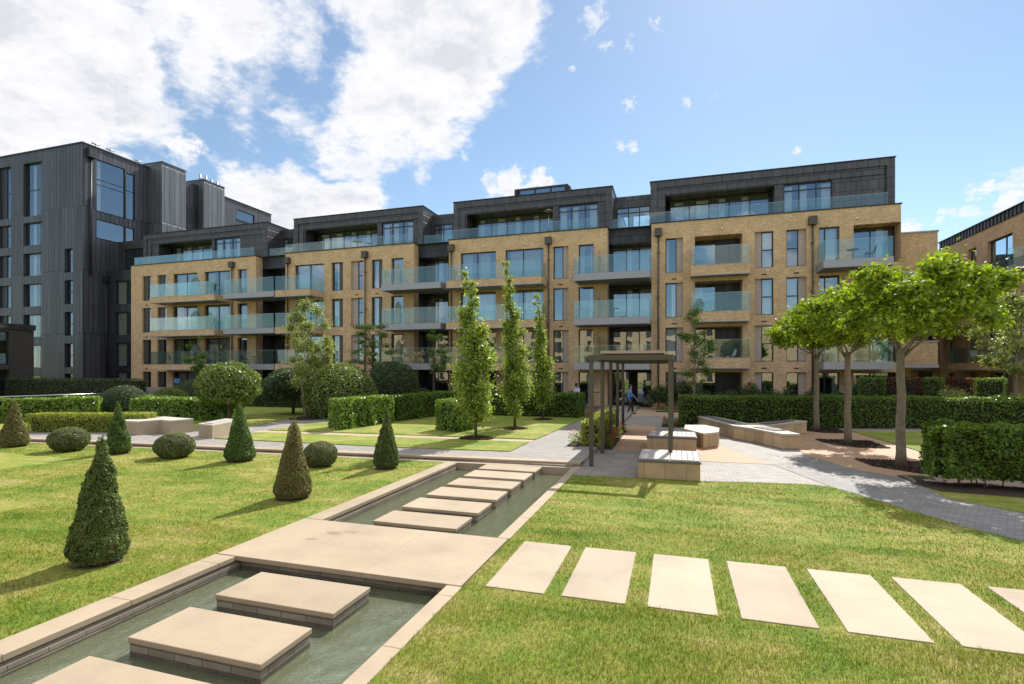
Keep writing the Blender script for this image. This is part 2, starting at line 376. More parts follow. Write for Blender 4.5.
def cone(name, label, x, y, h, r, leafmat, n, size, lean=(0, 0), group='clipped cone yews on the left lawn'):
    o = thing(name, label, 'topiary', (x, y, 0), group)
    z = 1-np.sqrt(rng.random(n)*.985+.015*rng.random(n)); z = np.clip(z, 0, 1); th = rng.random(n)*2*np.pi
    prof = np.where(z < .08, .84+z*2.0, 1.0-((z-.08)/.92)**1.12*.97); prof = np.maximum(prof, .035)
    rr = r*prof; u = np.stack([np.cos(th), np.sin(th), np.full(n, .35)], 1)
    base = np.stack([rr*np.cos(th), rr*np.sin(th), .05+z*(h-.07)], 1)
    q = .026*lumpy(base, 7., random.randint(0, 99)) + .016*lumpy(base, 26., random.randint(0, 99)) - rng.exponential(.028, n)
    P = base + u*q[:, None] + np.array([x, y, 0]); P[:, 0] += lean[0]*z*z; P[:, 1] += lean[1]*z*z
    P[:, 2] = np.maximum(P[:, 2], .03)
    leaves('foliage', P, u, size, leafmat, o, spread=.9)
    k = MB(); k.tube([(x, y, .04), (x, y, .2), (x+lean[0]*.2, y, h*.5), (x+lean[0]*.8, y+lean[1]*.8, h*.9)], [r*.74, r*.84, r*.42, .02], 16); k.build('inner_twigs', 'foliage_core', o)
    MB().tube([(x, y, -.02), (x, y, .12)], [.04, .035], 8).build('trunk', 'bark_dark', o)
    s = MB(); s.prism([(x+math.cos(a)*r*(.86+.08*math.sin(5*a)), y+math.sin(a)*r*(.86+.08*math.cos(3*a))) for a in np.linspace(0, 6.283, 20)[:-1]], .0, .012); s.build('soil_ring', 'soil', o)
    return o

def tree(name, label, x, y, z0, trunk_r, fork, centers, leafmat, n, size, bark, group=None, lean=(0, 0), clr=.35, limbs=True, spread=.9, flat=.75, nlimb=None, mulch=None, stems=1):
    """centers: list of (x, y, z, radius) clumps relative to the tree's base"""
    o = thing(name, label, 'tree', (x, y, z0), group)
    tm = MB(); base = Vector((x, y, z0-.03)); top = Vector((x+lean[0], y+lean[1], z0+fork))
    for s_ in range(stems):
        dx = 0 if stems == 1 else math.cos(s_*2.3)*.12; dy = 0 if stems == 1 else math.sin(s_*2.3)*.12
        tp = top if stems == 1 else top + Vector((dx*4, dy*4, random.uniform(-.1, .4)))
        k = 9; path = []; rad = []
        for i in range(k):
            f = i/(k-1); w = math.sin(f*3.1)*.016
            path.append(base.lerp(tp, f) + Vector((dx*(1-f)+w*math.sin(i*1.7+s_), dy*(1-f)+w*math.cos(i*2.1+s_), 0))); rad.append(trunk_r*(1.25 if i == 0 else 1-.28*f))
        tm.tube(path, rad, 10)
    tm.build('trunk', bark, o)
    if limbs:
        lm = MB()
        for (cx, cy, cz, cr) in (centers if nlimb is None else centers[:nlimb]):
            e = Vector((x+cx, y+cy, z0+cz)); mid = top.lerp(e, .5) + Vector((random.uniform(-.08, .08), random.uniform(-.08, .08), -.12*(e-top).length))
            r0 = trunk_r*.5 if (e-top).length > .3 else trunk_r*.4
            st = base.lerp(top, random.uniform(.9, 1.)) if cz > fork*.95 else base.lerp(top, max(.1, min(1, (cz-.3)/fork)))
            lm.tube([st, mid, e], [r0*clr*2, r0*clr*1.3, r0*.18], 6)
            for q in range(2):
                e2 = e + Vector((random.uniform(-1, 1), random.uniform(-1, 1), random.uniform(-.3, .8)))*cr*.8
                lm.tube([mid.lerp(e, .5), e2], [r0*clr*.6, .006], 5)
        lm.build('limb', bark, o)
    Ps = []; Ns = []; tot = sum(c[3]**2 for c in centers)
    for (cx, cy, cz, cr) in centers:
        m_ = max(8, int(n*cr*cr/tot)); u = rng.normal(size=(m_, 3)); u /= np.linalg.norm(u, axis=1)[:, None]
        q = np.minimum(np.abs(rng.normal(size=m_))*.5+.2, 1.6); Ps.append(np.array([x+cx, y+cy, z0+cz]) + u*np.array([cr, cr, cr*flat])*q[:, None]); Ns.append(u*.6+np.array([0, 0, .7]))
    leaves('crown', np.concatenate(Ps), np.concatenate(Ns), size, leafmat, o, spread=spread)
    if mulch:
        s = MB(); pts = [(x+math.cos(a)*mulch*(1+.08*math.sin(5*a)), y+math.sin(a)*mulch*(1+.08*math.cos(4*a))) for a in np.linspace(0, 6.283, 22)[:-1]]
        s.prism(pts, z0-.01, z0+.015); s.ellipsoid((x, y, z0+.0), (mulch*.9, mulch*.9, .09), 0, 14, 6, .0, 0.)
        s.build('mulch', 'mulch', o)
        kk = 900; a = rng.random(kk)*6.283; rr = mulch*np.sqrt(rng.random(kk))*1.03
        leaves('bark_chips', np.stack([x+rr*np.cos(a), y+rr*np.sin(a), z0+.03+.07*(1-(rr/mulch)**2)], 1), np.tile([0, 0, 1.], (kk, 1)), .06, 'mulch', o, spread=.6)
    return o

# ------------------------------------------------------------------ ground, lawns, paths, channel
XL, XLI, XRI, XR = -6.30, -5.95, -2.68, -2.48      # channel coping: outer left, inner left, inner right, outer right
def kerbY(x): return 14.25 + .055*(x+2.5)
YE = 14.06; YS = -4.0
b = MB(); S = 700
b.poly([(-S, -S, -.06), (XL, -S, -.06), (XL, S, -.06), (-S, S, -.06)]); b.poly([(XR, -S, -.06), (S, -S, -.06), (S, S, -.06), (XR, S, -.06)])
b.poly([(XL, -S, -.06), (XR, -S, -.06), (XR, YS, -.06), (XL, YS, -.06)]); b.poly([(XL, 14.6, -.06), (XR, 14.6, -.06), (XR, S, -.06), (XL, S, -.06)])
struct(b.build('ground', 'turf'))
b = MB(); b.prism([(-70, -12), (XL, -12), (XL, kerbY(XL)-.02), (-70, kerbY(-70)-.02)], -.05, 0.); struct(b.build('lawn', 'turf'), 'sunlit lawn left of the water channel')
rl = [(XR, -12), (40, -12), (40, -4), (8.6, 3.4), (5.15, 10.09), (4.71, 10.65), (4.32, 11.49), (3.84, 12.53), (3.37, 13.5), (2.9, 13.62), (1.9, 13.48), (.56, 13.23), (-.83, 13.16), (XR, 13.04)]
struct(MB().prism(rl, -.05, 0.).build('lawn', 'turf'), 'sunlit lawn right of the water channel')
# far raised terrace
ZT = .10
pts = [(-80, kerbY(-80)), (XR, kerbY(XR)), (XR, 38.6), (-80, 38.6)]
struct(MB().prism(pts, -.05, ZT).build('path', 'granite_setts'), 'pale granite sett path behind the channel')
kb = MB(); a0, a1 = -60, XR
kb.prism([(a0, kerbY(a0)-.30), (a1, kerbY(a1)-.30), (a1, kerbY(a1)-.004), (a0, kerbY(a0)-.004)], -.3, .006)
kb.prism([(a0, kerbY(a0)-.05), (a1, kerbY(a1)-.05), (a1, kerbY(a1)+.28), (a0, kerbY(a0)+.28)], ZT-.045, ZT+.008)
struct(kb.build('kerb', 'sandstone'))
# right terrace
struct(MB().prism([(XR, 12.9), (40, 12.9), (60, -20), (60, 38.6), (XR, 38.6)], -.055, -.012).build('pavement', 'granite_setts'), 'granite sett terrace round the benches')
def sheet(name, pts, z, m_, label=None, kind='structure', th=.004):
    return struct(MB().prism(pts, z-th, z).build(name, m_), label, kind)
sheet('pavement', [(XR, 13.04), (-.92, 13.1), (-.92, 17.8), (XR, 17.6)], -.004, 'granite_slab', 'grey stone flags under the pergola')
sheet('pavement', [(XR, 17.62), (-.92, 17.82), (-.6, 20), (-.9, 25.7), (XR, 25.6)], -.004, 'resin', 'tan resin paving under the pergola')
sheet('pavement', [(-.5, 18.2), (.71, 16.15), (2.62, 16.2), (1.54, 19.56), (.4, 20.6)], -.004, 'resin', 'tan resin triangle between the benches')
sheet('pavement', [(3.9, 19.8), (3.96, 18.), (4.64, 15.9), (5.83, 14.75), (6.3, 15.6), (7.55, 19.9), (7.2, 26.2), (5.3, 26.6), (4.9, 25), (3.5, 22.3)], -.004, 'resin', 'tan resin paving round the three plane trees')
sheet('path', [(3.37, 13.5), (3.84, 12.53), (4.32, 11.49), (4.71, 10.65), (5.15, 10.09), (8.6, 3.4), (10.2, 4.4), (6.2, 11.7), (5.9, 14.4), (4.64, 15.88), (3.96, 17.9), (2.6, 16.2)], -.003, 'granite_path', 'blue grey sett path curving away to the right')
sheet('pavement', [(XR, 30.8), (.6, 31.5), (.6, 38.4), (XR, 38.4)], -.004, 'tan_strip', 'tan paving before the entrance')
struct(MB().prism([(7.62, 20.), (8.5, 20.), (20, 26.5), (20, 28.5), (7.25, 26.1)], -.03, .012).build('lawn', 'turf'), 'small lawn behind the three plane trees')
struct(MB().prism([(5.35, 13.0), (6.3, 11.9), (10.4, 4.6), (30, -8), (30, 16), (5.5, 15.6)], -.03, .006).build('lawn', 'turf'), 'lawn and bed right of the sett path')
sheet('soil', [(5.3, 14.5), (5.5, 13.62), (7.4, 13.4), (12, 13.2), (12, 15.6), (5.3, 15.4)], .012, 'mulch', 'dark bark mulch under the near right hedge', th=.01)
# left far lawns
zl = ZT+.03
def lawn(pts, label): struct(MB().prism(pts, ZT-.01, zl).build('lawn', 'turf'), label)
lawn([(-16.3, 15.15), (-7.9, 15.25), (-4.92, 15.5), (-4.92, 17.7), (-14.6, 17.25), (-16.0, 17.2)], 'strip of lawn before the tan path')
sheet('path', [(-16.6, 17.2), (-4.9, 17.75), (-4.9, 18.35), (-16.6, 17.85)], ZT+.006, 'tan_strip', 'narrow tan path between two lawn strips')
lawn([(-16.4, 17.95), (-4.86, 18.45), (-4.55, 28.3), (-14.8, 28.3), (-16.4, 22.6)], 'lawn with the three columnar trees')
lawn([(-24.2, 17.6), (-20.0, 17.0), (-18.2, 19.4), (-19.4, 22.6), (-24.5, 23.5), (-24.5, 19.7)], 'lawn under the standard tree')
lawn([(-16.5, 22.9), (-15, 28.2), (-40, 30.5), (-40, 21), (-24.6, 23.8), (-19.5, 22.8)], 'shaded lawn before the apartment building')
sheet('soil', [(-60, 28.6), (-12, 28.6), (-4.6, 28.6), (-4.8, 36), (-60, 36)], ZT+.012, 'soil', 'planting bed before the apartment building')
sheet('soil', [(.3, 27.5), (19, 29.2), (19, 37.4), (.3, 37.4)], .014, 'soil', 'planting bed right of the entrance', th=.02)
lawn([(-60, 14.0), (-25.5, 14.3), (-27, 20), (-33, 24), (-60, 22)], 'lawn behind the golden box hedge')

# channel: bed, walls, water, copings, platform, slabs
struct(MB().box(XL, XR, YS, YE+.5, -.6, -.46).build('channel_bed', 'channel_bed'))
b = MB(); b.box(XL, XLI-.03, YS, YE+.3, -.5, -.055); b.box(XRI+.03, XR, YS, YE+.3, -.5, -.055); b.box(XLI, XRI, YE-.02, YE+.4, -.5, ZT-.05); b.box(XLI, XRI, YS-.3, YS, -.5, -.055)
for i in range(2):   # stepped courses under the coping
    b.box(XLI-.03, XLI+.03*(1+i)*.5, YS, YE, -.5, -.10-.06*i)
struct(b.build('channel_wall', 'channel_wall'))
def coping(x0, x1, y0, y1, nm='coping'):
    b = MB(); y = y0
    while y < y1-.01:
        e = min(y+1.2, y1); b.box(x0, x1, y+.0025, e-.0025, -.055, .012); y = e
    struct(b.build(nm, 'sandstone', bevel=.006))
coping(XL, XLI, YS, 5.88); coping(XL, XLI, 7.78, kerbY(XL)-.31)
coping(XRI, XR, YS, 5.88); coping(XRI, XR, 7.78, 13.9)
struct(MB().box(XLI-.02, XRI+.02, YS, YE, -.2, -.185).build('water', 'water'))
# platform
pf = thing('stone_platform', 'wide buff stone platform bridging the water channel, with two stains', 'platform', (-4.4, 6.8, 0))
b = MB(); xs = [XL, -5.1, -3.9, XR-.02]
for i in range(3): b.box(xs[i]+.0015, xs[i+1]-.0015, 5.90, 7.76, -.055, .014)
b.build('slab', 'sandstone', pf, bevel=.006)
MB().box(XLI, XRI, 5.98, 7.70, -.47, -.056).build('base_course', 'channel_wall', pf)
def step(x0, x1, y0, y1, label):
    o = thing('stepping_slab', label, 'stepping slab', ((x0+x1)/2, (y0+y1)/2, -.46), 'buff stone slabs standing in the water channel')
    MB().box(x0, x1, y0, y1, -.056, .002).build('slab', 'sandstone', o, bevel=.008)
    b = MB(); b.box(x0+.014, x1-.014, y0+.014, y1-.014, -.47, -.057); b.build('base_course', 'channel_wall', o)
    b = MB(); b.box(x0+.09, x1-.09, y0+.09, y1-.09, -.47, -.1)
step(-5.19, -3.55, 4.83, 5.56, 'stepping slab in front of the stone platform, second nearest complete slab')
step(-5.19, -3.56, 3.80, 4.50, 'large stepping slab nearest the camera that shows whole')
step(-5.19, -3.56, 2.75, 3.45, 'stepping slab cut off by the bottom edge, nearest of all')
nth = ['first slab beyond the stone platform', 'second slab beyond the stone platform', 'third slab beyond the stone platform', 'fourth slab beyond the stone platform', 'fifth slab beyond the platform, last but one before the kerb', 'farthest stepping slab, right against the far kerb']
for i, (y0, y1) in enumerate([(8.02, 8.74), (9.03, 9.79), (10.06, 10.84), (11.1, 11.86), (12.12, 12.92), (13.14, 13.86)]): step(-5.08, -3.49, y0, y1, nth[i])
# pavers in the right lawn
pl = ['leftmost buff paver, beside the stone platform', 'second buff paver from the stone platform', 'third buff paver from the stone platform', 'fourth buff paver from the stone platform', 'fifth buff paver from the stone platform', 'sixth buff paver from the platform, reaching the right edge', 'seventh buff paver from the platform, only its corner in view']
for i, x in enumerate([-2.22, -1.28, -.30, .67, 1.66, 2.62, 3.62]):
    o = MB().box(x, x+.735, 5.99+.012*i, 7.74+.012*i, -.03, .012).build('stone_paver', 'sandstone_paver', bevel=.005)
    tag(o, pl[i], 'paver', 'row of buff pavers set in the right lawn')

# ------------------------------------------------------------------ grass blades (nobody could count them)
def in_poly(x, y, poly):
    r = np.zeros(len(x), bool); j = len(poly)-1
    for i in range(len(poly)):
        xi, yi = poly[i]; xj, yj = poly[j]; c = ((yi > y) != (yj > y)) & (x < (xj-xi)*(y-yi)/(yj-yi+1e-12)+xi); r ^= c; j = i
    return r
def grass(poly, regions, name, label, holes=()):
    V = []
    for (x0, x1, y0, y1, dens, h, w) in regions:
        n = int((x1-x0)*(y1-y0)*dens); x = rng.uniform(x0, x1, n); y = rng.uniform(y0, y1, n)
        # only where the near camera positions can look
        d = y*math.cos(TH)-x*math.sin(TH); rr = x*math.cos(TH)+y*math.sin(TH); k = (np.abs(rr) < d*1.12+.8) & in_poly(x, y, poly)
        jx = .010*np.sin(y*23+x*5)+.008*rng.normal(size=n); jy = .010*np.sin(x*19+y*7)+.008*rng.normal(size=n)
        for hx0, hx1, hy0, hy1 in holes: k &= ~((x > hx0+jx) & (x < hx1-jx) & (y > hy0+jy) & (y < hy1-jy))
        x = x[k]; y = y[k]; n = len(x); a = rng.random(n)*6.283; hh = h*rng.uniform(.5, 1.25, n)*(1+.35*np.sin(x*2.1+np.sin(y*1.7)*2)*np.sin(y*2.9)); ww = w*rng.uniform(.6, 1.2, n)
        lx = rng.normal(size=n)*hh*.55; ly = rng.normal(size=n)*hh*.55
        P = np.zeros((n, 3, 3)); P[:, 0] = np.stack([x-np.cos(a)*ww, y-np.sin(a)*ww, np.full(n, -.004)], 1); P[:, 1] = np.stack([x+np.cos(a)*ww, y+np.sin(a)*ww, np.full(n, -.004)], 1); P[:, 2] = np.stack([x+lx, y+ly, hh], 1)
        V.append(P.reshape(-1, 3))
    V = np.concatenate(V); struct(np_mesh(name, V, np.arange(len(V)), 3, 'grass_blade'), label, 'stuff')
TH = R(17.4)
pave_holes = [(x-.004, x+.739, 5.985+.012*i, 7.745+.012*i) for i, x in enumerate([-2.22, -1.28, -.30, .67, 1.66, 2.62, 3.62])]
grass(rl, [(XR, 6, 2.6, 6, 5200, .034, .0032), (XR, 6, 6, 9, 3000, .030, .004), (XR, 5.5, 9, 13.7, 1300, .028, .006)], 'grass', 'short mown grass of the right lawn', pave_holes)
grass([(-40, 2), (XL, 2), (XL, 13.7), (-40, 12)], [(-12, XL, 2.8, 7, 2600, .030, .0042), (-17, XL, 7, 11, 1000, .028, .006), (-28, XL, 11, 14, 500, .028, .008)], 'grass', 'short mown grass of the left lawn')

# ------------------------------------------------------------------ facade helper
class Face:
    """a vertical plane: kind 'S' faces -Y at y=p, 'W' faces -X at x=p, 'E' faces +X at x=p, 'N' faces +Y at y=p; d = depth behind it"""
    def __init__(s, kind, p): s.k = kind; s.p = p
    def pt(s, a, d, z):
        return {'S': (a, s.p+d, z), 'W': (s.p+d, a, z), 'E': (s.p-d, a, z), 'N': (a, s.p-d, z)}[s.k]
    def box(s, b, a0, a1, d0, d1, z0, z1, mi=0):
        p, q = s.pt(a0, d0, z0), s.pt(a1, d1, z1); b.box(p[0], q[0], p[1], q[1], z0, z1, mi)
    def quad(s, b, a0, a1, d, z0, z1, mi=0): b.poly([s.pt(a0, d, z0), s.pt(a1, d, z0), s.pt(a1, d, z1), s.pt(a0, d, z1)], mi)
    def wall(s, b, a0, a1, z0, z1, holes, d=0., reveal=.24, mi=0):
        A = sorted({a0, a1, *[min(max(h[i], a0), a1) for h in holes for i in (0, 1)]}); Z = sorted({z0, z1, *[min(max(h[i], z0), z1) for h in holes for i in (2, 3)]})
        for zi in range(len(Z)-1):
            run = None
            for ai in range(len(A)-1):
                ca, cz = (A[ai]+A[ai+1])/2, (Z[zi]+Z[zi+1])/2; solid = not any(h[0] < ca < h[1] and h[2] < cz < h[3] for h in holes)
                if solid and run is None: run = A[ai]
                if not solid and run is not None: s.quad(b, run, A[ai], d, Z[zi], Z[zi+1], mi); run = None
            if run is not None: s.quad(b, run, A[-1], d, Z[zi], Z[zi+1], mi)
        for h in holes:
            h0, h1, g0, g1 = h[:4]; rv = h[4] if len(h) > 4 else reveal
            for (p0, p1) in (((h0, g0), (h0, g1)), ((h1, g0), (h1, g1)), ((h0, g0), (h1, g0)), ((h0, g1), (h1, g1))):
                b.poly([s.pt(p0[0], d, p0[1]), s.pt(p1[0], d, p1[1]), s.pt(p1[0], d+rv, p1[1]), s.pt(p0[0], d+rv, p0[1])], mi)

def window(F, par, a0, a1, z0, z1, d=.2, mull=(), trans=(), panel=None, curtain=None, name='window', fw=.06, label=None, ctan=False, board='panel_board'):
    """frame (the part) with its pane, side board and curtain as sub-parts"""
    g0, g1 = a0, a1
    if panel == 'R': g1 = a0 + (a1-a0)*.63
    if panel == 'R8': g1 = a0 + (a1-a0)*.78
    if panel == 'L': g0 = a0 + (a1-a0)*.37
    if panel == 'RR': g1 = a0 + (a1-a0)*.5
    if panel == 'LL': g0 = a0 + (a1-a0)*.5
    b = MB()
    F.box(b, g0, g1, d, d+.07, z0, z0+fw); F.box(b, g0, g1, d, d+.07, z1-fw, z1)
    F.box(b, g0, g0+fw, d+.001, d+.069, z0+fw, z1-fw); F.box(b, g1-fw, g1, d+.001, d+.069, z0+fw, z1-fw)
    for f in mull: c = g0+(g1-g0)*f; F.box(b, c-fw*.6, c+fw*.6, d+.002, d+.068, z0+fw, z1-fw)
    for f in trans: c = z0+(z1-z0)*f; F.box(b, g0+fw, g1-fw, d+.003, d+.067, c-fw*.6, c+fw*.6)
    F.box(b, a0, a1, d-.16, d+.0, z0, z0+.035)
    w = b.build(name, 'frame_metal', par)
    if label: w['label'] = label
    b = MB(); F.quad(b, g0+fw*.5, g1-fw*.5, d+.035, z0+fw*.5, z1-fw*.5); b.build('pane', 'window_glass', w)
    if panel:
        b = MB(); p0, p1 = (g1, a1) if g1 < a1 else (a0, g0); F.box(b, p0, p1, d-.02, d+.06, z0+.036, z1); b.build('side_board', board, w)
    if curtain:
        for (c0, c1) in curtain:
            b = MB(); n = max(4, int((c1-c0)*(g1-g0)/.06)); x0 = g0+(g1-g0)*c0; x1 = g0+(g1-g0)*c1
            for i in range(n):
                u0, u1 = x0+(x1-x0)*i/n, x0+(x1-x0)*(i+1)/n; d0, d1 = (d+.16+.05*(i % 2)), (d+.16+.05*((i+1) % 2))
                b.poly([F.pt(u0, d0, z0+.08), F.pt(u1, d1, z0+.08), F.pt(u1, d1, z1-.1), F.pt(u0, d0, z1-.1)])
            b.build('curtain', 'curtain_tan' if ctan else 'curtain', w)
    return w

def balcony(F, par, a0, a1, z, front, kind, back=0., h=1.15, side=(True, True), fas=(-.42, .06)):
    """kind 'grey' or 'brick'; front = projection before the wall plane; glass guard on top"""
    b = MB(); f0, f1 = z+fas[0], z+fas[1]
    if kind == 'brick':
        F.box(b, a0, a1, -front, -front+.12, f0, f1, 1)
        for s_, on in ((a0, side[0]), (a1-.12, side[1])):
            if on: F.box(b, s_, s_+.12, -front+.121, back-.002, f0, f1, 1)
        F.box(b, a0-.02, a1+.02, -front-.02, back-.004, f0-.06, f0-.001, 0); F.box(b, a0+.121, a1-.121, -front+.122, back-.006, f0+.002, z, 2)
        F.box(b, a0-.012, a1+.012, -front-.012, -front+.13, f1+.001, f1+.03, 0)
    else:
        F.box(b, a0, a1, -front, back-.002, f0, f1, 0); F.box(b, a0+.08, a1-.08, -front+.08, back-.004, f0-.012, f0-.001, 2)
    bal = b.build('balcony', ['grey_metal', 'yellow_brick', 'soffit'], par)
    g = MB(); zt = f1+.03
    n = max(1, round((a1-a0)/1.35)); w = (a1-a0-.04)/n
    for i in range(n): F.box(g, a0+.02+w*i+.006, a0+.02+w*(i+1)-.006, -front+.03, -front+.045, zt, zt+h)
    for s_, on in ((a0+.03, side[0]), (a1-.045, side[1])):
        if on: F.box(g, s_, s_+.015, -front+.05, back-.03, zt, zt+h)
    g.build('glass_guard', 'rail_glass', bal)
    r = MB(); F.box(r, a0+.015, a1-.015, -front+.022, -front+.053, zt+h, zt+h+.012); r.build('top_rail', 'steel', bal)
    return bal

# ------------------------------------------------------------------ main apartment building
YF = 37.9; F = Face('S', YF); ST = 3.1
apt = thing('apartment_building', 'long yellow brick apartment building with glass balconies and dark zinc penthouses', 'building', (-18, YF, 0))
CR = [(.05, .3)], [(.7, .95)], [(.0, .35), (.75, 1.)], None, [(.1, .9)], [(.55, .95)]
def cur(i): return CR[i % len(CR)]
bays = {
 'A': (-51.25, -36.0, [(-49.76, -48.63, 'mid'), (-47.79, -46.64, 'mid1'), (-45.81, -42.8, 'slide'), (-41.96, -38.95, 'slide'), (-38.06, -37.0, 'door')]),
 'B': (-32.78, -20.19, [(-31.81, -28.78, 'slide'), (-28.02, -26.88, 'plainp'), (-26.09, -24.92, 'boardL'), (-24.11, -23.08, 'plain'), (-22.26, -21.15, 'door')]),
 'C': (-17.11, -4.68, [(-16.11, -13.18, 'slide'), (-12.4, -9.43, 'slide'), (-8.67, -7.52, 'boardR'), (-6.77, -5.67, 'door')]),
 'D': (-1.62, 13.27, [(-.67, .49, 'boardR'), (1.26, 4.26, 'loggia'), (5.02, 6.14, 'boardLmid'), (6.91, 8.07, 'boardRmid'), (8.79, 9.95, 'door'), (10.72, 13.27, 'corner')]),
}
PTOP = 12.9
wall = MB(); k = 0
for nm, (x0, x1, cols) in bays.items():
    holes = []
    for (c0, c1, ty) in cols:
        for s_ in range(4):
            L = s_*ST; z0 = L+(.1 if ty in ('mid', 'mid1', 'plain', 'plainp', 'boardL', 'boardR', 'boardLmid', 'boardRmid') else .03); z1 = L+2.5
            rv = {'loggia': 1.5, 'corner': 1.12}.get(ty, .24)
            hx1 = c1 if ty != 'corner' else x1
            holes.append((c0, hx1, z0, z1, rv))
            k += 1
            if ty == 'loggia':
                G = Face('S', YF+1.5); mid = c0+(c1-c0)*.48
                window(G, apt, c0+.0, mid, z0, z1, -.08, trans=(), curtain=[(.05, .4)] if s_ < 3 else None, name='balcony_door', mull=(.5,) if s_ == 1 else ())
                b = MB(); G.box(b, mid, c1, -.08, -.0, z0, z1); b.build('cladding_panel', 'zinc_dark', apt)
                b = MB(); b.box(c0, c1, YF+.0, YF+1.5, z0-.028, z0-.002); b.build('loggia_floor', 'soffit', apt)
                continue
            if ty == 'corner':
                G = Face('S', YF+1.12); window(G, apt, c0, c1, z0, z1, -.08, mull=(.48,), name='corner_glazing', curtain=[(.62, .8)] if s_ == 3 else [(.05, .2)])
                continue
            mull = (); trans = (); cu = None; pn = None; name = 'window'
            if ty == 'slide': mull = (.5,) if nm != 'C' else (.46,); name = 'balcony_door'; cu = [(.04, .3), (.52, .8)] if (k+s_) % 3 else [(.1, .9)]
            if ty == 'door': mull = (.32,) if nm == 'D' else (); name = 'balcony_door'; cu = cur(k)
            if ty == 'mid': trans = (.48,); pn = 'LL'
            if ty == 'mid1': pn = 'LL'; cu = [(.1, .9)]
            if ty == 'plainp': cu = cur(k+1); pn = 'R'
            if ty == 'plain': cu = [(.35, .95)]; pn = 'R'
            if ty == 'boardL': pn = 'LL'; trans = (.5,)
            if ty == 'boardR': pn = 'R'; cu = cur(k)
            if ty == 'boardLmid': pn = 'L'; trans = (.5,); cu = [(.1, .9)] if s_ > 1 else None
            if ty == 'boardRmid': pn = 'R'; trans = (.5,); cu = [(.0, .9)] if s_ == 2 else None
            dark = ty in ('mid', 'mid1', 'plain', 'plainp')
            window(F, apt, c0, c1, z0, z1, .2, mull, trans, pn, cu, name, ctan=(nm in 'AC' and k % 2 == 0), board='bronze' if dark else 'panel_board')
    F.wall(wall, x0, x1, -.1, PTOP, holes)
    rv = .8
    for xx, on in ((x0, nm != 'A'), (x1, nm != 'D')):      # returns at the recessed links
        if on: wall.poly([(xx, YF, -.1), (xx, YF+rv, -.1), (xx, YF+rv, PTOP), (xx, YF, PTOP)])
    if nm == 'A': wall.poly([(x0, YF, -.1), (x0, YF+14, -.1), (x0, YF+14, PTOP), (x0, YF, PTOP)])
    if nm == 'D':
        wall.poly([(x1, YF+1.12, -.1), (x1, YF+14, -.1), (x1, YF+14, PTOP), (x1, YF+1.12, PTOP)])
        for s_ in range(4): wall.poly([(x1, YF, s_*ST+2.5), (x1, YF+1.119, s_*ST+2.5), (x1, YF+1.119, min(s_*ST+3.1, PTOP) if s_ < 3 else PTOP), (x1, YF, min(s_*ST+3.1, PTOP) if s_ < 3 else PTOP)])
    # parapet
    b = MB(); b.box(x0-.06, x1+.06, YF-.05, YF+.45, PTOP+.001, PTOP+.07); b.build('parapet_coping', 'bronze' if False else 'frame_metal', apt)
w_ = wall.build('wall', 'yellow_brick', apt)
for xx in (10.72-.02,):
    pass
b = MB()
for s_ in range(4): b.box(13.13, 13.25, YF+.98, YF+1.1, s_*ST+.03, s_*ST+2.5)
b.build('corner_post', 'frame_metal', apt)
# dark interior core and floors behind the glass
b = MB(); b.box(-51.1, 13.1, YF+2.6, YF+13.9, 0, PTOP+.02)
for s_ in range(1, 5):
    for nm, (x0, x1, cols) in bays.items(): b.box(x0+.02, x1-.02, YF+.26 if nm != 'D' else YF+1.55, YF+2.59, s_*ST-.55, s_*ST-.03)
b.build('interior_floors', 'interior', apt)
MB().box(-51.2, 13.2, YF+.46, YF+14.2, PTOP+.022, PTOP+.04).build('roof_terrace', 'roofing', apt)
# recessed links
links = [(-36.0, -32.78), (-20.19, -17.11), (-4.68, -1.62)]
for i, (x0, x1) in enumerate(links):
    G = Face('S', YF+1.9)
    b = MB()
    G.wall(b, x0, x1, 0, 12.0, [(x0+.12, x1-.02, s_*ST+.03, s_*ST+2.55) for s_ in range(4)], 0, .2)
    b.box(x0, x1, YF+.8, YF+1.88, 11.85, 12.9)                                                    # spandrel under the terrace
    for s_ in range(1, 4): b.box(x0+.001, x1-.001, YF+.82, YF+1.87, s_*ST-.42, s_*ST-.0)
    for xx in (x0, x1): b.poly([(xx, YF+.8, 0), (xx, YF+2.6, 0), (xx, YF+2.6, 12), (xx, YF+.8, 12)])
    b.build('recessed_link', 'zinc_dark', apt)
    for s_ in range(4):
        if i == 2 and s_ == 0: continue
        window(G, apt, x0+.12, x1-.02, s_*ST+.03, s_*ST+2.55, .1, mull=(.36, .68), name='balcony_door', curtain=[(.38, .5), (.7, .98)] if s_ > 0 else None)
# entrance in the last link
G = Face('S', YF+1.9)
window(G, apt, -4.5, -3.3, .03, 2.55, .1, mull=(.5,), name='entrance_door'); window(G, apt, -2.75, -1.7, .03, 2.5, .1, name='entrance_door')
